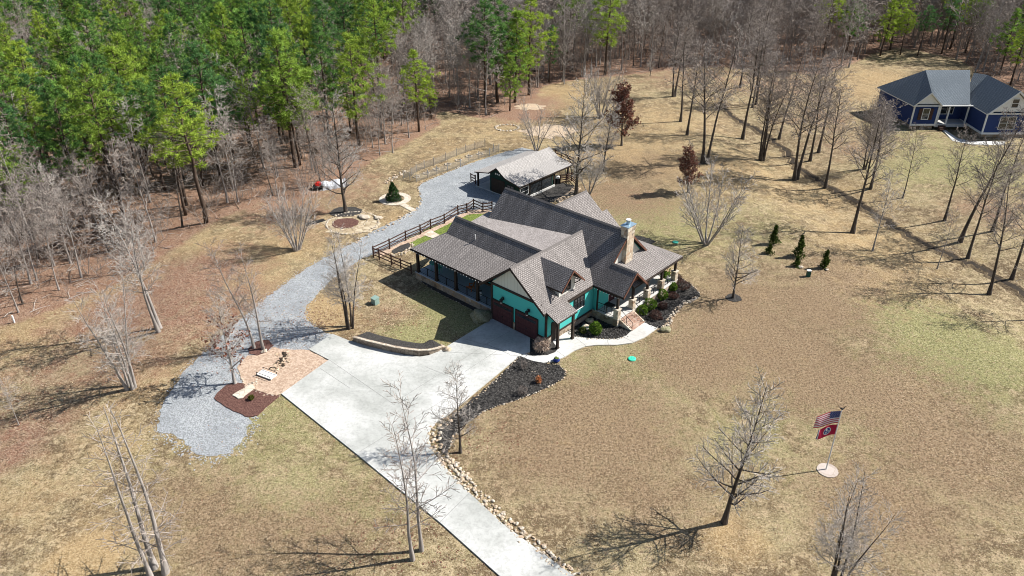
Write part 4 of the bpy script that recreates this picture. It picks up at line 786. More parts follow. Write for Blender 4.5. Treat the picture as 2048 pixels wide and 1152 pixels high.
# walls
def walls(m):
    m.prism([(0, 0.06, 0.1), (7, 0.06, 0.1), (7, 0.06, 3.55), (6.4, .06, 4.05), (.0, .06, 4.05)], (0, 7.2, 0))                      # garage block
    m.prism([(-8.3, 7.3, .1), (-8.3, 15.5, .1), (-8.3, 15.5, 4.0), (-8.3, 11.57, 7.7), (-8.3, 7.3, 3.7)], (15.75, 0, 0))               # main block
    m.prism([(-9.9, 3.5, .1), (-9.9, 6.8, .1), (-9.9, 6.8, 4.6), (-9.9, 5.3, 5.9), (-9.9, 3.5, 4.45)], (9.95, 0, 0))                    # wing
    m.prism([(-6.6, 19.0, .1), (-.3, 19.0, .1), (-.3, 19.0, 4.0), (-3.46, 19.0, 6.5), (-6.6, 19.0, 4.0)], (0, -3.6, 0)); m.box((7.4, 7.12, .1), (7.62, 9.0, 3.7))
part("wall", mt['teal'], walls)
part("gable_wall", mt['cream'], lambda m: m.prism([(.02, 0.03, 4.3), (6.25, 0.03, 4.3), (2.85, 0.03, 6.82)], (0, .1, 0)))
part("gable_wall", mt['creamv'], lambda m: m.prism([(7.52, 8.6, 4.6), (7.52, 14.6, 4.6), (7.52, 11.57, 7.75)], (-.05, 0, 0)))
for q in (((-.02, -.03, 0), (.10, .08, .68)), ((2.865, -.035, 0), (3.135, .08, .85)), ((6.02, -.03, 0), (7.03, .08, .68)), ((6.95, -.028, 0), (7.06, 7.05, .68)), ((7.02, 7.02, 0), (10.2, 7.14, .88)), ((10.05, 9.75, 0), (10.2, 17.95, .88)), ((7.62, 17.85, 0), (10.04, 18.0, .88)), ((10.05, 7.15, 0), (10.2, 7.5, .88)), ((-11.65, .42, 0), (-.1, .56, .78)), ((-11.8, .42, 0), (-11.66, 6.5, .78))):
    part("stone_base", mt['stone'], lambda m: m.box(*q))
def trim(m):
    m.box((-.05, -.06, 4.07), (6.45, .03, 4.3)); m.box((-.06, -.05, .68), (.12, .1, 4.07)); m.box((6.88, -.07, .68), (7.08, .1, 3.6)); m.box((6.02, -.05, .68), (6.9, .1, .84)); m.box((6.98, .1, .68), (7.08, 7.1, .84)); m.box((-.05, -.045, .68), (.1, .05, .84))
    for a, b in (((2.85, 7.0), (-1.3, 3.72)), ((2.85, 7.0), (7.1, 3.65))): m.prism([(a[0], -.47, a[1] + .03), (b[0], -.47, b[1] + .03), (b[0], -.47, b[1] - .25), (a[0], -.47, a[1] - .25)], (0, .07, 0))
    m.box((7.55, 7.08, .9), (7.7, 7.2, 3.6)); m.box((-9.95, 3.42, .85), (-9.8, 3.55, 4.3)); m.box((-11.75, .45, 3.3), (-.2, .65, 3.52)); m.box((9.85, 10.9, 3.28), (10.05, 18.0, 3.48)); m.box((9.85, 7.15, 3.28), (10.05, 7.35, 3.5)); m.box((8.1, .15, 2.86), (8.28, 2.7, 3.02)); m.box((7.6, 7.16, 3.28), (9.86, 7.32, 3.5))
part("dark_trim", mt['dark'], trim)
def cedar(m):
    for (a, b) in (((9, 5.6), (7.0, 3.66)), ((9, 5.6), (11.0, 3.66))): m.prism([(10.78, a[0], a[1] + .02), (10.78, b[0], b[1] + .02), (10.78, b[0], b[1] - .24), (10.78, a[0], a[1] - .24)], (-.06, 0, 0))
    for (a, b) in (((11.57, 8.08), (9.0, 5.58)), ((11.57, 8.08), (15.2, 4.58))): m.prism([(7.96, a[0], a[1] + .02), (7.96, b[0], b[1] + .02), (7.96, b[0], b[1] - .26), (7.96, a[0], a[1] - .26)], (-.07, 0, 0))
    m.prism([(10.3, 7.9, 4.3), (10.3, 10.1, 4.3), (10.3, 9, 5.3)], (-.08, 0, 0))
part("rake_board", mt['cedar'], cedar)
# chimney
ch = part("chimney", mt['chimstone'], lambda m: (m.box((7.25, 11.0, .5), (8.02, 12.2, 8.3)), m.box((7.18, 10.94, 8.28), (8.08, 12.26, 8.72))))
part("chimney_cap", mt['metalcap'], lambda m: (m.box((7.14, 10.9, 8.72), (8.12, 12.3, 8.8)), m.lathe([(.2, 0), (.2, .38), (.24, .4), (.24, .5)], (7.6, 11.6, 8.8), 14)), ch)
part("flue_cap", mt['white'], lambda m: m.lathe([(.26, 0), (.26, .03), (.05, .06)], (7.6, 11.6, 9.3), 14), ch)
# dormer
dm = part("dormer", mt['creamv'], lambda m: (m.prism([(6.55, 2.35, 3.6), (6.55, 4.75, 3.6), (6.55, 4.75, 5.3), (6.55, 3.55, 6.5), (6.55, 2.35, 5.3)], (-3.0, 0, 0))))
part("dormer_roof", RF, lambda m: (m.roof([(2.9, 3.55, 6.8), (7.3, 3.55, 6.8), (7.3, 1.85, 5.15), (2.9, 1.85, 5.15)], .16), m.roof([(2.9, 3.55, 6.8), (7.3, 3.55, 6.8), (7.3, 5.25, 5.15), (2.9, 5.25, 5.15)], .16)), dm)
part("dormer_rake", mt['cedar'], lambda m: [m.prism([(7.33, 3.55, 6.82), (7.33, b, 5.14), (7.33, b, 4.93), (7.33, 3.55, 6.6)], (-.06, 0, 0)) for b in (1.83, 5.27)], dm)
part("bracket", mt['dark'], lambda m: [(m.tube([(6.56, v, 4.7), (7.2, v, 5.25)], .05, 4), m.tube([(6.56, v, 5.25), (7.25, v, 5.3)], .05, 4)) for v in (2.4, 4.7)], dm)
def window(par, a, b, axis, x, mul=1, fr=None, name="window", t=.07, side=1):
    """a,b: (horizontal, z) corners; axis 'u' = wall facing +-u at u=x, 'v' = wall facing v at v=x"""
    def P(h, z, d): return (x + d * side, h, z) if axis == 'u' else (h, x + d * side, z)
    def bx(m, h0, z0, h1, z1, d0, d1):
        p, q = P(h0, z0, d0), P(h1, z1, d1); m.box(tuple(map(min, p, q)), tuple(map(max, p, q)))
    def frame(m):
        w = .09
        for h0, z0, h1, z1 in ((a[0] - w, a[1] - w, a[0], b[1] + w), (b[0], a[1] - w, b[0] + w, b[1] + w), (a[0], b[1], b[0], b[1] + w), (a[0], a[1] - w, b[0], a[1])): bx(m, h0, z0, h1, z1, -.02, t)
        zm = (a[1] + b[1]) / 2; bx(m, a[0], zm - .03, b[0], zm + .03, -.02, t * .8)
        for k in range(1, mul): h = a[0] + (b[0] - a[0]) * k / mul; bx(m, h - .035, a[1], h + .035, b[1], -.02, t * .8)
    f = part(name, fr or mt['black'], frame, par); part("pane", mt['glass'], lambda m: bx(m, a[0], a[1], b[0], b[1], -.03, t * .35), f); return f
window(dm, (3.05, 4.45), (3.95, 5.5), 'u', 6.55)
window(house, (4.2, 2.0), (5.7, 3.15), 'u', 7.0, 3)
part("window_sill", mt['white'], lambda m: m.box((7.0, 4.1, 1.86), (7.12, 5.8, 1.92)))
window(house, (-8.4, 1.5), (-6.2, 3.0), 'v', 3.5, 2, side=-1); window(house, (-4.9, 1.5), (-3.2, 3.0), 'v', 3.5, 2, side=-1)
window(house, (11.6, 1.6), (13.0, 3.1), 'u', 7.5, 2); window(house, (14.0, 1.6), (15.0, 3.1), 'u', 7.5, 1, mt['white'])
dr = part("front_door", mt['gdoor'], lambda m: m.box((7.5, 9.1, .92), (7.57, 10.2, 3.0))); part("door_frame", mt['cream'], lambda m: [m.box(*q) for q in (((7.5, 8.98, .92), (7.6, 9.1, 3.12)), ((7.5, 10.2, .92), (7.6, 10.32, 3.12)), ((7.5, 8.98, 3.0), (7.59, 10.32, 3.14)))], dr)
dr = part("porch_door", mt['deck'], lambda m: m.box((-2.7, 3.44, .86), (-1.7, 3.5, 2.9))); dr = part("side_door", mt['dark'], lambda m: m.box((7.0, .75, .12), (7.09, 1.65, 2.2)))
# garage doors
def garage_door(u0, u1, z1):
    d = part("garage_door", mt['gdoor'], lambda m: m.box((u0, -.02, .1), (u1, .05, z1)))
    part("door_panel", mt['gdoor'], lambda m: [m.box((u0 + .08 + (u1 - u0 - .16) * k / 4 + .04, -.045, .2 + .5 * r), (u0 + .08 + (u1 - u0 - .16) * (k + 1) / 4 - .04, -.019, .62 + .5 * r)) for k in range(4) for r in range(3)], d)
    part("door_window", mt['glass'], lambda m: [m.box((u0 + .16 + (u1 - u0 - .3) * k / 2, -.04, z1 - .5), (u0 + .02 + (u1 - u0 - .3) * (k + 1) / 2 + .1, -.018, z1 - .2)) for k in range(2)], d)
    part("door_surround", mt['dark'], lambda m: (m.box((u0 - .06, -.05, .1), (u0, .06, z1)), m.box((u1, -.05, .1), (u1 + .06, .06, z1)), m.box((u0 - .06, -.06, z1), (u1 + .06, .06, z1 + .12))), d)
    part("door_handle", mt['black'], lambda m: m.box(((u0 + u1) / 2 - .1, -.08, .9), ((u0 + u1) / 2 + .1, -.04, .96)), d)
garage_door(.14, 2.80, 2.36); garage_door(3.2, 5.95, 2.36)
for u in (1.55, 4.85):
    L = part("wall_lamp", mt['black'], lambda m: (m.lathe([(.14, 0), (.20, .28), (.05, .42)], (u, -.28, 2.72), 6), m.tube([(u, .05, 3.05), (u, -.14, 3.28), (u, -.28, 3.12)], .035, 5), m.box((u - .1, -.02, 2.85), (u + .1, .03, 3.15))))
    part("lamp_glass", mt['white'], lambda m: m.lathe([(.10, 0), (.12, .1)], (u, -.28, 2.62), 6), L)
# floors
part("left_porch_floor", mt['deck'], lambda m: (m.box((-11.85, .38, .79), (-.05, 3.5, .88)), m.box((-11.85, 3.5, .785), (-9.9, 6.6, .875))))
part("front_porch_floor", mt['porchfloor'], lambda m: (m.box((7.5, 7.05, .86), (10.24, 18.0, .93)), m.box((3.0, 15.5, .85), (7.5, 18.0, .925))))
# posts
for u in (-11.5, -8.6, -5.65, -2.5): part("porch_post", mt['dark'], lambda m: (m.box((u - .13, .45, .88), (u + .13, .71, 3.5)), m.box((u - .17, .41, .88), (u + .17, .75, 1.05))))
for v in (.3, 2.55): part("porch_post", mt['dark'], lambda m: (m.box((8.08, v - .11, .05), (8.3, v + .11, 2.95)), m.box((8.04, v - .15, .05), (8.34, v + .15, .22))))
for v in (7.28, 9.85, 12.45, 15.05, 17.65):
    p = part("stone_pier", mt['chimstone'], lambda m: m.box((9.68, v - .26, .0), (10.22, v + .26, 1.95))); part("pier_cap", mt['tan'], lambda m: m.box((9.62, v - .32, 1.95), (10.28, v + .32, 2.03)), p)
    part("porch_post", mt['dark'], lambda m: m.box((9.84, v - .11, 2.03), (10.06, v + .11, 3.5)))
part("porch_post", mt['dark'], lambda m: m.box((3.1, 17.6, .9), (3.32, 17.82, 3.5)))
# railings
def rail(a, b, z0, n, cables=3, name="railing", mat='black'):
    a, b = Vector(a), Vector(b)
    def f(m):
        for zz, r in ((z0 + .92, .04), (z0 + .12, .03)): m.tube([a + Vector((0, 0, zz)), b + Vector((0, 0, zz))], r, 4)
        for k in range(1, n): p = a.lerp(b, k / n); m.box((p.x - .035, p.y - .035, z0), (p.x + .035, p.y + .035, z0 + .95))
        for k in range(cables): zz = z0 + .12 + .8 * (k + 1) / (cables + 1); m.tube([a + Vector((0, 0, zz)), b + Vector((0, 0, zz))], .009, 3)
    return part(name, mt[mat], f)
for a, b in ((-11.4, -8.7), (-8.5, -5.75), (-5.55, -2.6), (-2.4, -.1)): rail((a, .58, 0), (b, .58, 0), .86, 2)
for a, b in ((10.1, 12.2), (12.7, 14.8), (15.3, 17.4)): rail((9.95, a, 0), (9.95, b, 0), .92, 2)
rail((7.7, 7.25, 0), (9.68, 7.25, 0), .92, 2)
st = part("entry_stairs", mt['stepstone'], lambda m: [m.box((10.2 + .3 * k, 7.55, 0), (10.5 + .3 * k, 9.65, .78 - .155 * k)) for k in range(5)])
part("stair_side", mt['chimstone'], lambda m: [m.prism([(10.2, v, 0), (11.7, v, 0), (11.7, v, .1), (10.2, v, .8)], (0, .14, 0)) for v in (7.42, 9.64)], st)
for v in (7.5, 9.7): part("stair_rail", mt['black'], lambda m: (m.tube([(10.25, v, 1.85), (11.65, v, 1.0), (11.65, v, .02)], .03, 5), m.tube([(10.95, v, .4), (10.95, v, 1.42)], .03, 5), m.tube([(10.25, v, 1.2), (11.65, v, .4)], .02, 4)))
part("roof_vent", mt['white'], lambda m: m.tube([(-6.3, 4.2, 5.2), (-6.3, 4.2, 5.75)], .06, 8))
part("side_panel", mt['teal'], lambda m: m.prism([(7.06, .18, 2.9), (8.05, .18, 2.9), (8.05, .18, 3.08), (7.06, .18, 3.55)], (0, .06, 0)))
for q in (((-12.3, .2, 3.4), (-1.3, .28, 3.52)), ((10.26, 11.1, 3.33), (10.34, 18.4, 3.45)), ((7.1, 2.9, 3.4), (7.2, 6.9, 3.5))): part("gutter", mt['dark'], lambda m: m.box(*q))
# string lights hang along the eaves
def bulbs(a, b, n, lab):
    mb = MB(); a, b = hw(*a), hw(*b)
    for k in range(n): p = a.lerp(b, (k + .5) / n); mb.lathe([(.02, .06), (.05, .02), (.03, -.04)], (p.x, p.y, p.z + .03 * math.sin(k * 1.7)), 6, 0)
    mb.tube([a + Vector((0, 0, .05)), b + Vector((0, 0, .05))], .01, 3, 1); tag(mb.build("string_lights", [mt['white'], mt['black']]), lab, 'string lights')
bulbs((-12.2, .15, 3.42), (-1.3, .15, 3.42), 26, "string of white bulbs along the left porch eave"); bulbs((7.2, 6.9, 3.42), (10.7, 6.9, 3.42), 10, "string of white bulbs under the entry gable eave")
bulbs((6.9, 1.8, 4.98), (7.3, 1.8, 4.98), 3, "short string of bulbs at the dormer eave")
# ------------------------------------------------------------------ porch things
def at(root, name, mat, fn, smooth=False): return part(name, mt[mat] if isinstance(mat, str) else mat, fn, root, smooth)
t = empty("bar_table", hw(-10.35, 2.0, .88), HA, "round teal bar table with stools at the far end of the left porch", "table")
at(t, "tabletop", 'tealplastic', lambda m: m.lathe([(.62, .98), (.66, 1.0), (.66, 1.05), (.6, 1.06)], n=10)); at(t, "table_leg", 'tealplastic', lambda m: [m.tube([(.3 * math.cos(a), .3 * math.sin(a), 1.0), (.42 * math.cos(a), .42 * math.sin(a), 0)], .035, 5) for a in (.8, 2.4, 3.9, 5.5)])
for k, (du, dv) in enumerate(((.75, -.1), (-.2, .85))):
    s = empty("bar_stool", hw(-10.35 + du, 2.0 + dv, .88), HA + k * 1.6, ("teal bar stool tucked at the right of the teal bar table", "teal bar stool behind the teal bar table")[k], "stool")
    at(s, "seat", 'tealplastic', lambda m: m.box((-.2, -.2, .68), (.2, .2, .73))); at(s, "leg", 'tealplastic', lambda m: [m.tube([(x * .16, y * .16, .68), (x * .2, y * .2, 0)], .025, 4) for x in (-1, 1) for y in (-1, 1)]); at(s, "backrest", 'tealplastic', lambda m: (m.box((.17, -.2, .95), (.2, .2, 1.08)), m.box((.17, -.18, .73), (.2, -.14, .95)), m.box((.17, .14, .73), (.2, .18, .95))))
c = empty("wooden_chair", hw(-4.55, 1.6, .88), HA + R(-70), "orange brown slatted wooden chair standing on the left porch", "chair")
at(c, "seat", 'orange', lambda m: [m.prism([(-.28, y, .36), (.28, y, .36), (.28, y + .09, .36 + .012), (-.28, y + .09, .36 + .012)], (0, 0, -.03)) for y in (-.3, -.2, -.1, 0, .1)])
at(c, "backrest", 'orange', lambda m: [m.prism([(-.26 + .105 * k, .18, .34), (-.17 + .105 * k, .18, .34), (-.17 + .105 * k, .42, 1.1 - .03 * (k - 2) ** 2), (-.26 + .105 * k, .42, 1.1 - .03 * (k - 2) ** 2)], (0, .03, 0)) for k in range(5)])
at(c, "armrest", 'orange', lambda m: [m.box((s * .36 - .06, -.34, .55), (s * .36 + .06, .3, .58)) for s in (-1, 1)]); at(c, "leg", 'orange', lambda m: [m.box((s * .33 - .03, y, 0), (s * .33 + .03, y + .07, .56)) for s in (-1, 1) for y in (-.32, .2)])
c = empty("potted_stand", hw(-.75, 1.3, .88), HA, "red topped pale stand at the garage end of the left porch", "stand")
at(c, "stand", 'white', lambda m: m.lathe([(.16, 0), (.12, .08), (.1, .5), (.16, .6)])); at(c, "globe", 'red', lambda m: m.rock((0, 0, .78), .2, 1, sub=2))
c = empty("lawn_ornament", hw(-3.0, 1.5, .88), HA, "small black and white ornament sitting on the left porch floor", "ornament")
at(c, "body", 'white', lambda m: m.lathe([(.16, 0), (.2, .1), (.14, .35), (.1, .45)], n=12), True); at(c, "head", 'black', lambda m: m.rock((0, 0, .53), .13, 1, sub=2))
t = empty("patio_table", hw(8.6, 7.95, .93), HA, "dark metal table in the shaded corner of the front porch", "table")
at(t, "tabletop", 'black', lambda m: m.box((-.5, -.32, .68), (.5, .32, .72))); at(t, "leg", 'black', lambda m: [m.tube([(x * .45, y * .28, .68), (x * .45, y * .28, 0)], .025, 4) for x in (-1, 1) for y in (-1, 1)])
def foliage_ball(name, mat, loc, r, lab, cat, group=None, n=420, L=.12, wd=.06, sq=.95, core=True, seed=0):
    rnd = random.Random(seed or int(loc[0] * 97 + loc[1] * 13)); mb = MB(); tint = []
    ph = [rnd.random() * 6 for _ in range(3)]
    for i in range(n):
        d = Vector((rnd.gauss(0, 1), rnd.gauss(0, 1), rnd.gauss(0, 1))).normalized(); q = r * (1 + .08 * math.sin(4 * d.x + ph[0]) + .07 * math.sin(5 * d.y + ph[1])) * rnd.uniform(.82, 1.0); p = Vector((d.x * q, d.y * q, r * sq + d.z * q * sq))
        if p.z < 0.02: continue
        leaf_blades(mb, tint, p - d * L * .5, rnd, 3, L, wd, .4)
    root = empty(name, loc, 0, lab, cat, group); o = mb.build("foliage", mt[mat], root); set_tint(o, tint)
    at(root, "stem", 'barkdark', lambda m: [m.tube([(0, 0, 0), (r * .5 * math.cos(a), r * .5 * math.sin(a), r)], .025, 4) for a in (0, 1.3, 2.6, 3.9, 5.2)]); return root
foliage_ball("round_shrub", 'box', g(1190, 668), .72, "largest round green boxwood in front of the shaded stone wall", "shrub", n=700)
for p, r, lab in (((1283, 629), .6, "round boxwood partly behind the entry stair rail"), ((1299, 620), .72, "taller round boxwood between the stairs and the porch piers"), ((1324, 599), .66, "round boxwood in front of the porch wall second from the far end"), ((1344, 582), .55, "round boxwood nearest the far porch corner")):
    foliage_ball("round_shrub", 'box', g(*p), r, lab, "shrub", "boxwoods along the porch", n=520)
for p, r, lab in (((1352, 563), .75, "tall brown twiggy shrub by the far porch corner"), ((1365, 579), .9, "wide brown shrub in the upper east bed"), ((1346, 597), .6, "brown shrub right of the second boxwood"), ((1325, 617), .6, "small brown shrub right of the tall boxwood"), ((1310, 637), .75, "spreading brown shrub beside the stairs"), ((1082, 706), .0, "")):
    if r: foliage_ball("brown_shrub", 'brownshrub', g(*p), r, lab, "shrub", "brown shrubs in the east bed", n=260, L=.2, wd=.03, sq=.6)
foliage_ball("reed_clump", 'reed', g(1083, 703), .85, "pale dry grass clump at the garage corner post", "ornamental grass", n=420, L=.34, wd=.03, sq=.9)
foliage_ball("small_shrub", 'greyshrub', g(1047, 737), .5, "small grey twiggy shrub at the top of the black bed", "shrub", n=130, L=.2, wd=.02); foliage_ball("small_shrub", 'greyshrub', g(1045, 790), .5, "small grey twiggy shrub near the lawn edge of the black bed", "shrub", n=130, L=.2, wd=.02)
foliage_ball("orange_grass_tuft", 'orangegrass', g(1077, 766), .3, "orange grass tuft in the black mulch bed", "ornamental grass", n=120, L=.3, wd=.04, sq=1.2)
foliage_ball("low_shrub", 'juniper', g(503, 800), .28, "tiny green shrub in the brown mulch bed", "shrub", n=120); foliage_ball("low_shrub", 'juniper', g(1166, 667), .4, "dark low shrub left of the largest boxwood", "shrub", n=160)
foliage_ball("low_shrub", 'brownshrub', g(1322, 640), .2, "tiny red brown shrub in the middle of the east bed", "shrub", n=70)
pp = empty("potted_plant", hw(9.3, 16.6, .93), 0, "leafy green potted plant behind the far porch railing", "potted plant"); at(pp, "pot", 'dark', lambda m: m.lathe([(.22, 0), (.3, .45), (.26, .46)]))
mb = MB(); tint = []; rnd = random.Random(4)
for _ in range(160): leaf_blades(mb, tint, Vector((rnd.gauss(0, .28), rnd.gauss(0, .3), .85 + rnd.gauss(0, .22))), rnd, 2, .24, .12, .5)
set_tint(mb.build("leaves", mt['box'], pp), tint)
bp_ = empty("blue_pot", g(1113, 723), 0, "round blue pot with green top beside the sidewalk", "pot"); at(bp_, "pot", 'flagblue', lambda m: m.lathe([(.2, 0), (.32, .16), (.26, .34)])); at(bp_, "plant", 'greengrass', lambda m: m.rock((0, 0, .36), .22, .6, sub=2))
# conifers
def conifer(name, b, H, r, lab, mat, group=None, seed=1, dens=60, irr=.05):
    rnd = random.Random(seed); root = empty(name, g(*b), 0, lab, 'tree', group); mb = MB(); tint = []
    n = int(dens * H)
    for i in range(n):
        s = (i + rnd.random()) / n; z = H * (.06 + .9 * s); a = i * 2.4; q = r * (1 - s) ** .8 * rnd.uniform(.55, 1.08) * (1 + irr * math.sin(2 * a + 5 * s + seed) + irr * math.sin(9 * s + seed + a)) + .04; p = Vector((q * math.cos(a), q * math.sin(a), z))
        d = Vector((math.cos(a), math.sin(a), .25)); leaf_blades(mb, tint, p - d * .12, rnd, 7, .26, .07, .5)
    at(root, "trunk", 'pinebark', lambda m: m.tube([(0, 0, -.05), (0, 0, H * .95)], [.08, .02], 6)); set_tint(mb.build("crown", mt[mat], root), tint)
conifer("spruce_tree", (787, 401), 2.6, 1.25, "small dark spruce in the round stone path", 'spruce', seed=3, dens=130)
for i, (b, t, r, lab) in enumerate((((1546, 488), (1551, 450), .6, "tall juniper at the left of the lawn group"), ((1538, 507), (1543, 489), .5, "low round juniper below the tall left one"), ((1597, 513), (1602, 470), .72, "largest juniper in the middle of the lawn group"), ((1593, 532), (1597, 514), .5, "low juniper with a pale stone under the largest one"), ((1648, 536), (1655, 500), .55, "slim dark juniper at the right of the lawn group"))):
    conifer("juniper", b, tree_height(b, t), r, lab, 'juniper', 'junipers on the right lawn', 20 + i, 75, .32)
for p, r, lab in (((1601, 535), .3, "flat pale stone at the foot of the low middle juniper"), ((1653, 540), .28, "flat pale stone at the foot of the slim juniper")):
    mb = MB(); mb.rock((0, 0, .08), r, .4, sub=2); o = mb.build("stone", mt['rock']); o.location = g(*p); tag(o, lab, 'stone')
def boulder(p, r, lab, mat='mossy', sq=.65, s=1):
    mb = MB(); mb.rock((0, 0, r * .25), r, sq, sub=3, rnd=random.Random(int(p[0]))); o = mb.build("boulder", mt[mat], smooth=True); o.location = g(*p); tag(o, lab, 'boulder')
boulder((963, 637), 1.1, "large mossy boulder at the left corner of the garage"); boulder((1180, 644), .45, "brownish boulder in the shaded front bed", 'orock'); boulder((1171, 656), .5, "flat pale rock behind the largest boxwood", 'rock', .3)
boulder((529, 704), .3, "white rounded rock beside the upper brown mulch bed", 'rock'); boulder((1331, 661), .5, "dark rock at the lower tip of the east bed", 'mossy', .5); boulder((893, 701), .45, "pale rock at the right end of the low retaining wall", 'orock')
boulder((728, 436), .7, "flat white stone above the round stone bed", 'rock', .2); boulder((756, 437), .6, "second flat white stone toward the gravel road", 'rock', .2); boulder((661, 755), .3, "small pale rock in the lawn left of the driveway", 'rock') if 0 else None
# ------------------------------------------------------------------ retaining wall with its raised bed
wl = [(707, 684), (716, 688), (735, 694), (760, 700), (790, 707), (815, 711), (838, 713), (858, 711), (876, 705), (890, 697)]
W = [g(*p) for p in wl]; mb = MB()
def offs(P, d):
    out = []
    for i, p in enumerate(P):
        t = (P[min(i + 1, len(P) - 1)] - P[max(i - 1, 0)]).normalized(); out.append(p + Vector((-t.y, t.x, 0)) * d)
    return out
Wi = offs(W, .34); Wb = offs(W, 1.75); hts = [.5, .62, .66, .66, .66, .66, .62, .55, .42, .25]; mcap = MB(); mmul = MB()
for i in range(len(W) - 1):
    a, b, c, d = W[i], W[i + 1], Wi[i + 1], Wi[i]; h0, h1 = hts[i], hts[i + 1]
    up = lambda p, h: Vector((p.x, p.y, h))
    mb.face([up(a, 0), up(b, 0), up(b, h1), up(a, h0)]); mb.face([up(d, 0), up(d, h0), up(c, h1), up(c, 0)]); mb.face([up(a, h0), up(b, h1), up(c, h1), up(d, h0)])
    e = Vector((0, 0, .06)); o = offs(W, -.05); q_ = offs(W, .2); mcap.prism([up(o[i], h0 + .07), up(o[i + 1], h1 + .07), up(q_[i + 1], h1 + .07), up(q_[i], h0 + .07)], (0, 0, -.066))
    k = 1 if i < len(W) - 2 else .6; bb, be = Wb[i], Wb[i + 1]
    mmul.face([up(d, h0 - .06), up(c, h1 - .06), up(be, .2), up(bb, .2)]); mmul.face([up(bb, .2), up(be, .2), up(be.lerp(c, -.3), 0.0), up(bb.lerp(d, -.3), 0.0)])
mb.face([up(W[0], 0), up(W[0], .5), up(Wi[0], .5), up(Wi[0], 0)])
rw = mb.build("retaining_wall", mt['wallstone']); tag(rw, "low curved stone retaining wall along the driveway holding black mulch", 'wall'); mcap.build("wall_cap", mt['rock'], rw)
tag(mmul.build("black_mulch_bed", mt['mulch']), kind='structure')
border([(711, 674), (735, 677), (765, 684), (800, 693), (830, 697), (860, 695), (888, 690)], ST, (0.06, 0.14), 0.3, 0.06, label="small stones behind the raised black mulch bed", z=.1)
# ------------------------------------------------------------------ outbuilding
BO = hw(-21.1, 23.3); barn = empty("outbuilding", BO, HA, "low dark green outbuilding with pale grey gable roof and side canopy", "outbuilding")
RB = [mt['barnroof'], mt['dark']]; D = 10.8
at(barn, "roof", RB, lambda m: (m.roof([(0, -.25, 3.8), (0, D, 3.8), (1.55, D, 2.78), (1.55, -.25, 2.78)]), m.roof([(1.55, -.25, 2.78), (1.55, D, 2.78), (4.2, D, 2.24), (4.2, -.25, 2.24)]), m.roof([(0, -.25, 3.8), (0, D, 3.8), (-1.45, D, 2.76), (-1.45, -.25, 2.76)]), m.roof([(-1.45, -.25, 2.76), (-1.45, D, 2.76), (-4.1, D, 2.2), (-4.1, -.25, 2.2)], .14)))
at(barn, "wall", 'greenwall', lambda m: (m.prism([(-1.4, .05, .05), (3.9, .05, .05), (3.9, .05, 2.05), (1.5, .05, 2.55), (0, .05, 3.55), (-1.4, .05, 2.6)], (0, 6.9, 0))))
at(barn, "stone_foot", 'porchfloor', lambda m: (m.box((3.9, 0.02, .02), (4.08, 7.2, .3)), m.box((-4.0, -.02, .01), (3.9, .06, .12)), m.box((-4.0, .06, .01), (-1.4, 7, .1))))
for x, y in ((-3.75, .15), (-3.75, 3.4), (-3.75, 6.8), (3.75, 7.4), (3.75, 10.4), (-3.75, 10.4)): at(barn, "post", 'dark', lambda m: m.box((x - .1, y - .1, .02), (x + .1, y + .1, 2.2)))
at(barn, "beam", 'dark', lambda m: (m.box((3.88, -.1, 1.85), (4.0, D - .2, 2.02)), m.box((-3.85, -.05, 2.0), (-3.68, D - .2, 2.14)), m.box((3.88, 0.0, .3), (4.0, 2.0, .42)), m.box((3.88, 1.9, .3), (4.02, 2.12, 1.9))))
window(barn, (2.25, .5), (4.45, 1.75), 'u', 3.92, 1, mt['black'], t=.06); window(barn, (4.6, .5), (6.5, 1.75), 'u', 3.92, 1, mt['black'], t=.06); window(barn, (.2, .7), (1.7, 1.75), 'u', 3.92, 1, mt['white'], t=.05)
window(barn, (1.75, .9), (2.9, 1.8), 'v', .05, 2, mt['black'], side=-1)
at(barn, "roll_door", 'dark', lambda m: m.box((-1.1, .0, .1), (1.3, .04, 2.1))); at(barn, "gable_sign", 'white', lambda m: (m.box((-.42, .0, 2.72), (-.2, .045, 2.95)), m.box((-.05, .0, 2.74), (.12, .045, 2.93)), m.box((.25, .0, 2.7), (.4, .045, 2.95))))
gr = empty("barbecue_grill", hw(-17.6, 31.6), HA, "white and black grill under the right end of the outbuilding roof", "grill"); at(gr, "lid", 'white', lambda m: m.lathe([(.4, .8), (.36, 1.0), (.2, 1.12)])); at(gr, "cart", 'black', lambda m: m.box((-.4, -.3, 0), (.4, .3, .8)))
# ------------------------------------------------------------------ wooden fences
def rail_fence(posts, lab, parent_gate=(), rails=3, ht=1.25, mat='fence', wp=.075, cat='fence', name='rail_fence', last=True):
    P = [g(*p) if not isinstance(p, Vector) else p for p in posts]; o = P[0].copy(); root = empty(name, o, 0, lab, cat)
    for p in P: at(root, "post", mat, lambda m: m.box((p.x - o.x - wp, p.y - o.y - wp, p.z - o.z - .1), (p.x - o.x + wp, p.y - o.y + wp, p.z - o.z + ht + .1)))
    for i in range(len(P) - 1):
        a, b = P[i] - o, P[i + 1] - o
        for k in range(rails):
            z = ht * (k + 1) / rails - .05; at(root, "rail", mat, lambda m: m.prism([a + Vector((0, 0, z - .06)), b + Vector((0, 0, z - .06)), b + Vector((0, 0, z + .06)), a + Vector((0, 0, z + .06))], ((b - a).normalized().cross(Vector((0, 0, 1)))) * .05))
        if i in parent_gate:
            gt = at(root, "gate", mat, lambda m: m.tube([a + Vector((0, 0, .15)), b + Vector((0, 0, ht - .05))], .04, 4)); gt.name = "gate_brace"
    return root
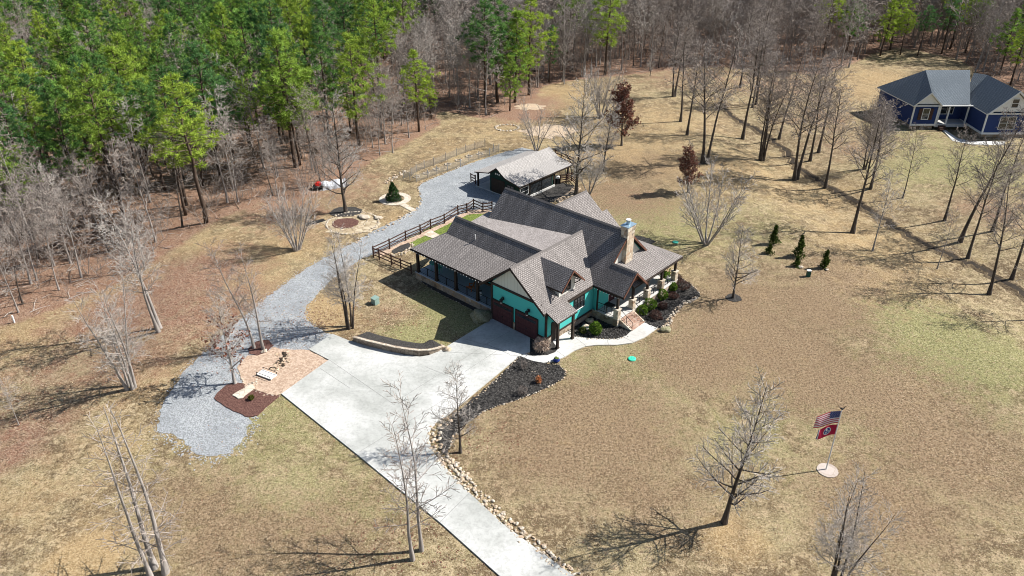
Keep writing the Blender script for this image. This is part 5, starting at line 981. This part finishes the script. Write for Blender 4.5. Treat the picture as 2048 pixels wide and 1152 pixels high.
rail_fence([(747.3, 513), (779.6, 498), (811.8, 481.6), (841, 469), (861.6, 458), (889, 447.4), (916, 430), (934, 426), (947.5, 417), (966, 425), (984, 422)], "long brown three rail fence along the gravel road side of the house yard", (3,))
rail_fence([(747.5, 515), (759, 519), (783.5, 530), (802, 538), (823, 547)], "short dark fence with a braced gate at the left porch corner", (2,))
rail_fence([(1110, 315), (1122, 320), (1146, 332), (1150, 346)], "dark rail fence behind the outbuilding", ())
rail_fence([(1120, 368), (1132, 366), (1143, 362), (1152, 372)], "low lattice fence at the right end of the outbuilding", (), 4)
rail_fence([(942, 364), (951, 368)], "small dark gate in front of the outbuilding canopy", (0,))
# wire fenced garden
gp = [(807, 357), (823, 352), (833, 344), (849, 337), (868, 331), (892, 321), (913, 312), (932, 305), (950, 299), (970, 293), (987, 304), (998, 303), (979, 312), (958, 318), (938, 325), (921, 334), (895, 342), (874, 349), (856, 356), (833, 364), (820, 361)]
GP = [g(*p) for p in gp]; o = GP[0].copy(); wf = empty("wire_fence", o, 0, "wire netting fence on pale posts around the long garden bed", "fence")
for p in GP: at(wf, "post", 'steel', lambda m: m.box((p.x - o.x - .045, p.y - o.y - .045, 0), (p.x - o.x + .045, p.y - o.y + .045, 1.25)))
at(wf, "netting", 'net', lambda m: [m.face([(a.x - o.x, a.y - o.y, .05), (b.x - o.x, b.y - o.y, .05), (b.x - o.x, b.y - o.y, 1.05), (a.x - o.x, a.y - o.y, 1.05)]) for a, b in zip(GP, GP[1:] + GP[:1])])
for i, p in enumerate(((833, 354), (853, 347), (873, 339), (896, 329), (917, 321), (938, 313), (960, 308))):
    P = g(*p); mb = MB()
    for k in range(14):
        a = 6.283 * k / 14; mb.rock((.42 * math.cos(a), .42 * math.sin(a), .06), .13, .6)
    o_ = mb.build("stone_ring", mt['rock']); o_.location = P; tag(o_, ("first", "second", "third", "fourth", "fifth", "sixth", "seventh")[i] + " pale planting ring in the wire fenced garden counting from the spruce end", 'planting ring', 'planting rings in the garden')
# ------------------------------------------------------------------ small things
def simple(name, loc, lab, cat, rz=0): return empty(name, loc, rz, lab, cat)
b = simple("utility_box", g(751, 607), "pale green metal utility box on the brown lawn beside the gravel road", "utility box", HA); at(b, "body", 'boxgreen', lambda m: m.box((-.32, -.28, 0), (.32, .28, .62))); at(b, "lid", 'boxgreen', lambda m: m.prism([(-.36, -.32, .62), (.36, -.32, .62), (.36, .32, .72), (-.36, .32, .72)], (0, 0, .05)))
b = simple("septic_lid", g(1264, 718.5), "round mint green septic lid in the lawn", "lid"); at(b, "cover", 'lid', lambda m: m.lathe([(.36, 0), (.36, .1), (.3, .13)], n=20)); at(b, "rib", 'lid', lambda m: (m.box((-.28, -.03, .13), (.28, .03, .15)), m.box((-.03, -.28, .13), (.03, .28, .149))))
b = simple("cable_pedestal", g(1616, 553), "small dark green cable pedestal on the lawn below the junipers", "pedestal"); at(b, "body", 'dgreen', lambda m: m.box((-.2, -.16, 0), (.2, .16, .72))); at(b, "cap", 'white', lambda m: m.box((-.22, -.18, .72), (.22, .18, .78)))
b = simple("marker_post", g(29, 645), "short white marker post at the left wood edge", "post"); at(b, "post", 'white', lambda m: m.lathe([(.09, 0), (.09, .8), (.05, .86)]))
b = simple("footbridge", g(534, 752), "small white plank footbridge with dark rails in the pink gravel bed", "footbridge", R(-28)); at(b, "deck", 'white', lambda m: [m.box((-.85 + .29 * k, -.4, .12), (-.85 + .29 * k + .27, .4, .2)) for k in range(6)]); at(b, "rail", 'black', lambda m: [(m.tube([(-.85, s * .42, .42), (.85, s * .42, .42)], .03, 4), m.tube([(-.8, s * .42, 0), (-.8, s * .42, .42)], .03, 4), m.tube([(.8, s * .42, 0), (.8, s * .42, .42)], .03, 4)) for s in (-1, 1)])
P = g(668, 373); b = simple("covered_mower", P, "red machine half hidden under a pale grey tarp at the wood edge", "machine", R(25))
def tarp(m):
    n = 14; rows = []
    for i in range(n + 1):
        x = -1.7 + 3.4 * i / n; r = []
        for j in range(9):
            a = math.pi * j / 8; e = 1 + .06 * math.sin(i * 1.7 + j); r.append(Vector((x + .06 * math.sin(j * 2 + i), .85 * e * math.cos(a), (.85 + .12 * math.sin(i * .9)) * abs(math.sin(a)) ** .6 * e)))
        rows.append(r)
    for a_, b_ in zip(rows[:-1], rows[1:]):
        for j in range(8): m.face([a_[j], b_[j], b_[j + 1], a_[j + 1]])
    m.face(rows[0]); m.face(list(reversed(rows[-1])))
at(b, "tarp", 'tarp', tarp, True); at(b, "hood", 'red', lambda m: (m.box((-2.5, -.32, .45), (-1.75, .32, .85)), m.box((-2.3, -.28, .85), (-1.8, .28, .98)))); at(b, "wheel", 'black', lambda m: [m.tube([(x, y, .3), (x, y + .18, .3)], .3, 10) for x in (-2.45, -1.75) for y in (-.5, .35)]); at(b, "frame", 'black', lambda m: (m.box((-2.9, -.4, .22), (-1.7, .4, .4)), m.tube([(-2.9, 0, .3), (-3.5, .1, .15)], .05, 5)))
mb = MB(); mb.prism([(0, 0, .04), (2.6, .2, .04), (2.5, 1.0, .04), (.1, .9, .04)], (0, 0, -.04)); o = mb.build("dark_mat", mt['black']); o.location = g(612, 452); o.rotation_euler = (0, 0, .5); tag(o, "dark ground mat in the leaves left of the round stone bed", 'mat')
lp = simple("tree_swing_lid", g(1351, 485), "small teal round lid on the lawn behind the porch roof", "lid"); at(lp, "cover", 'tealplastic', lambda m: m.lathe([(.35, 0), (.35, .1), (.28, .13)])); lp.name = "yard_drain"; at(lp, "rib", 'tealplastic', lambda m: m.box((-.25, -.03, .13), (.25, .03, .15)))
# flagpole and flags
FP = g(1652, 939); PT = 5.75; pole = simple("flagpole", FP, "tall white flagpole on a round pale pad in the right lawn", "flagpole")
at(pole, "pole", 'white', lambda m: m.tube([(0, 0, 0), (0, 0, PT)], [.055, .035], 8)); at(pole, "finial", 'black', lambda m: (m.rock((0, 0, PT + .1), .1, 1, sub=2), m.prism([(0, 0, PT + .12), (-.26, .05, PT + .3), (-.12, .02, PT + .1)], (0, .03, 0)), m.prism([(0, 0, PT + .12), (.26, .05, PT + .3), (.12, .02, PT + .1)], (0, .03, 0))))
def wave(x, z, L): return .24 * (x / L) * math.sin(5.0 * x / L + z * 1.1) + .05 * math.sin(9 * x / L + 2 * z) * (x / L)
def flag(name, W, Hh, ztop, lab, colf, mats, rz, droop, extras=None):
    root = empty(name, (FP.x, FP.y, ztop), rz, lab, 'flag'); mb = MB(); nx, nz = 26, 26
    P = lambda x, z, d=0: (-x - .05, wave(x, z, W) + d, -z - droop * x / W)
    for i in range(nx):
        for j in range(nz):
            x0, x1, z0, z1 = W * i / nx, W * (i + 1) / nx, Hh * j / nz, Hh * (j + 1) / nz; mb.face([P(x0, z0), P(x0, z1), P(x1, z1), P(x1, z0)], colf((i + .5) / nx, (j + .5) / nz))
    mb.build("cloth", mats, root, True)
    if extras: extras(root, P)
    return root
def star(m, P, cx, cz, r, d, rot=0):
    pts = [(cx + (r if k % 2 == 0 else r * .4) * math.sin(math.pi * k / 5 + rot), cz - (r if k % 2 == 0 else r * .4) * math.cos(math.pi * k / 5 + rot)) for k in range(10)]
    for k in range(10): m.face([P(cx, cz, d), P(*pts[k], d), P(*pts[(k + 1) % 10], d)])
def us_extra(root, P):
    def f(m):
        for r in range(9):
            for c in range(6 if r % 2 == 0 else 5):
                x = 1.85 * .4 * ((2 * c + 1 + (r % 2)) / 12); z = 1.12 * (7 / 13) * ((r + 1) / 10)
                for d in (.012, -.012): star(m, P, x, z, .026, d)
    at(root, "stars", 'flagwhite', f)
flag("national_flag", 1.85, 1.12, PT - .06, "striped red and white flag with a starred blue canton at the top of the flagpole", lambda x, z: 2 if (x < .4 and z < 7 / 13) else (0 if int(z * 13) % 2 == 0 else 1), [mt['flagred'], mt['flagwhite'], mt['flagblue']], R(4), .28, us_extra)
def tn_extra(root, P):
    def disc_(m, r, d, r0=0):
        n = 24
        for k in range(n):
            a, b = 6.2832 * k / n, 6.2832 * (k + 1) / n; q = lambda t, rr: P(.68 + rr * math.cos(t), .47 + rr * math.sin(t), d)
            m.face([q(a, r0), q(a, r), q(b, r), q(b, r0)] if r0 else [P(.68, .47, d), q(a, r), q(b, r)])
    at(root, "emblem_rim", 'flagwhite', lambda m: [disc_(m, .31, d, .26) for d in (.014, -.014)]); at(root, "emblem_disc", 'flagblue', lambda m: [disc_(m, .262, d) for d in (.012, -.012)])
    at(root, "emblem_star", 'flagwhite', lambda m: [star(m, P, .68 + .125 * math.sin(a), .47 - .125 * math.cos(a), .12, d, a) for a in (.4, 2.5, 4.6) for d in (.02, -.02)])
flag("state_flag", 1.5, .95, PT - 1.32, "red flag with three white stars in a blue disc hanging below the striped flag", lambda x, z: 2 if x > .955 else (1 if x > .92 else 0), [mt['flagred'], mt['flagwhite'], mt['flagblue']], R(6), .24, tn_extra)
# ------------------------------------------------------------------ navy house far right
NO = Vector((65.0, 125.0, 0)); nv = empty("neighbour_house", NO, 0, "navy blue house with slate grey roof and white trim beyond the creek", "house")
RN = [mt['blueroof'], mt['white']]
at(nv, "main_roof", RN, lambda m: (m.roof([(-.2, -.7, 4), (-1.4, 7.0, 4), (-1.7, 10.2, 4), (3.5, 5.6, 8.1), (2.1, -.9, 6.1)], .15), m.roof([(3.5, 5.6, 8.1), (11.0, 5.8, 8.1), (9.3, .1, 4.0), (4.3, -.3, 4.0), (2.1, 3.0, 6.1)], .15), m.roof([(3.5, 5.6, 8.1), (-1.7, 10.2, 4), (3.5, 11.6, 4), (11.5, 11.6, 4), (11, 5.8, 8.1)], .15), m.roof([(2.1, -.9, 6.15), (2.1, 3.4, 6.15), (4.5, 2.0, 4.0), (4.5, -.9, 4.0)], .15)))
at(nv, "wing_roof", RN, lambda m: (m.roof([(9.4, -5.0, 4.0), (9.4, 2.5, 4.0), (11.8, 5.9, 7.6), (13.4, 4.5, 7.6), (13.4, -5.2, 7.6)], .15), m.roof([(13.4, -5.2, 7.6), (13.4, 4.5, 7.6), (17.6, 6, 4.0), (17.6, -5.0, 4.0)], .15)))
at(nv, "wall", 'navy', lambda m: (m.prism([(0.2, -.3, .7), (4.2, -.3, .7), (4.2, 2.6, .7), (9.7, 2.6, .7), (9.7, -4.6, .7), (17.2, -4.6, .7), (17.2, 6, .7), (11.2, 11.2, .7), (3.4, 11.2, .7), (-1.2, 9.8, .7)], (0, 0, 3.25))))
at(nv, "gable_wall", 'white', lambda m: m.prism([(.3, -.45, 4.2), (4.0, -.45, 4.2), (2.1, -.45, 5.95)], (0, .1, 0))); at(nv, "gable_wall", 'white', lambda m: (m.prism([(10.0, -4.75, 4.3), (16.8, -4.75, 4.3), (13.4, -4.75, 7.3)], (0, .1, 0))))
at(nv, "white_trim", 'white', lambda m: (m.box((-.1, -.75, 3.9), (9.4, -.55, 4.08)), m.box((.1, -.42, .6), (4.3, -.29, .9)), m.box((.1, -.42, .9), (.32, -.25, 3.9)), m.box((4.08, -.42, .9), (4.3, -.25, 3.9)), m.box((9.6, -4.72, .6), (17.3, -4.59, .9)), m.box((9.6, -4.72, .9), (9.82, -4.55, 3.9)), m.box((9.5, -4.95, 3.9), (17.6, -4.72, 4.1)), m.box((9.58, -4.6, .6), (9.7, 2.4, .9)), m.prism([(-.1, -.72, 4.05), (2.1, -.92, 6.25), (2.1, -.92, 6.0), (.15, -.72, 4.05)], (0, .08, 0)), m.prism([(4.5, -.72, 4.05), (2.1, -.92, 6.25), (2.1, -.92, 6.0), (4.2, -.72, 4.05)], (0, .08, 0)), m.prism([(9.4, -5.2, 4.0), (13.4, -5.25, 7.7), (13.4, -5.25, 7.4), (9.8, -5.2, 4.0)], (0, .08, 0)), m.prism([(17.6, -5.2, 4.0), (13.4, -5.25, 7.7), (13.4, -5.25, 7.4), (17.2, -5.2, 4.0)], (0, .08, 0))))
at(nv, "foundation", 'stone', lambda m: m.prism([(0.4, -.1, 0), (4.0, -.1, 0), (4.0, 2.8, 0), (9.9, 2.8, 0), (9.9, -4.4, 0), (17, -4.4, 0), (17, 5.8, 0), (11, 11, 0), (3.4, 11, 0), (-1, 9.6, 0)], (0, 0, .7)))
window(nv, (1.75, 1.7), (2.75, 3.4), 'v', -.3, 1, mt['white'], side=-1, t=.12); window(nv, (6.2, 1.7), (8.2, 3.3), 'v', 2.6, 2, mt['white'], side=-1, t=.12); window(nv, (12.0, 1.5), (14.4, 3.4), 'v', -4.6, 2, mt['white'], side=-1, t=.12); window(nv, (12.9, 5.0), (13.9, 6.3), 'v', -4.75, 1, mt['white'], side=-1, t=.1)
[at(nv, "shutter", 'fence', lambda m: m.box((x, -.42, 1.6), (x + .5, -.29, 3.45))) for x in (1.1, 2.9)]; at(nv, "front_door", 'dark', lambda m: m.box((4.9, 2.5, .9), (5.9, 2.6, 3.1)))
for x in (4.6, 6.1, 9.2): at(nv, "porch_post", 'white', lambda m: m.box((x - .1, -.1, .8), (x + .1, .1, 3.9)))
at(nv, "porch_floor", 'porchfloor', lambda m: m.box((4.3, -.2, .3), (9.6, 2.6, .8))); at(nv, "porch_stairs", 'fence', lambda m: [m.box((4.9, -.5 - .3 * k, 0), (6.0, -.2 - .3 * k, .62 - .2 * k)) for k in range(3)])
sheet("neighbour_walk", [(1883, 260), (1893, 264), (1915, 278), (1942, 283), (2060, 283), (2060, 291), (1940, 289), (1905, 282)], .06, mt['walk'])
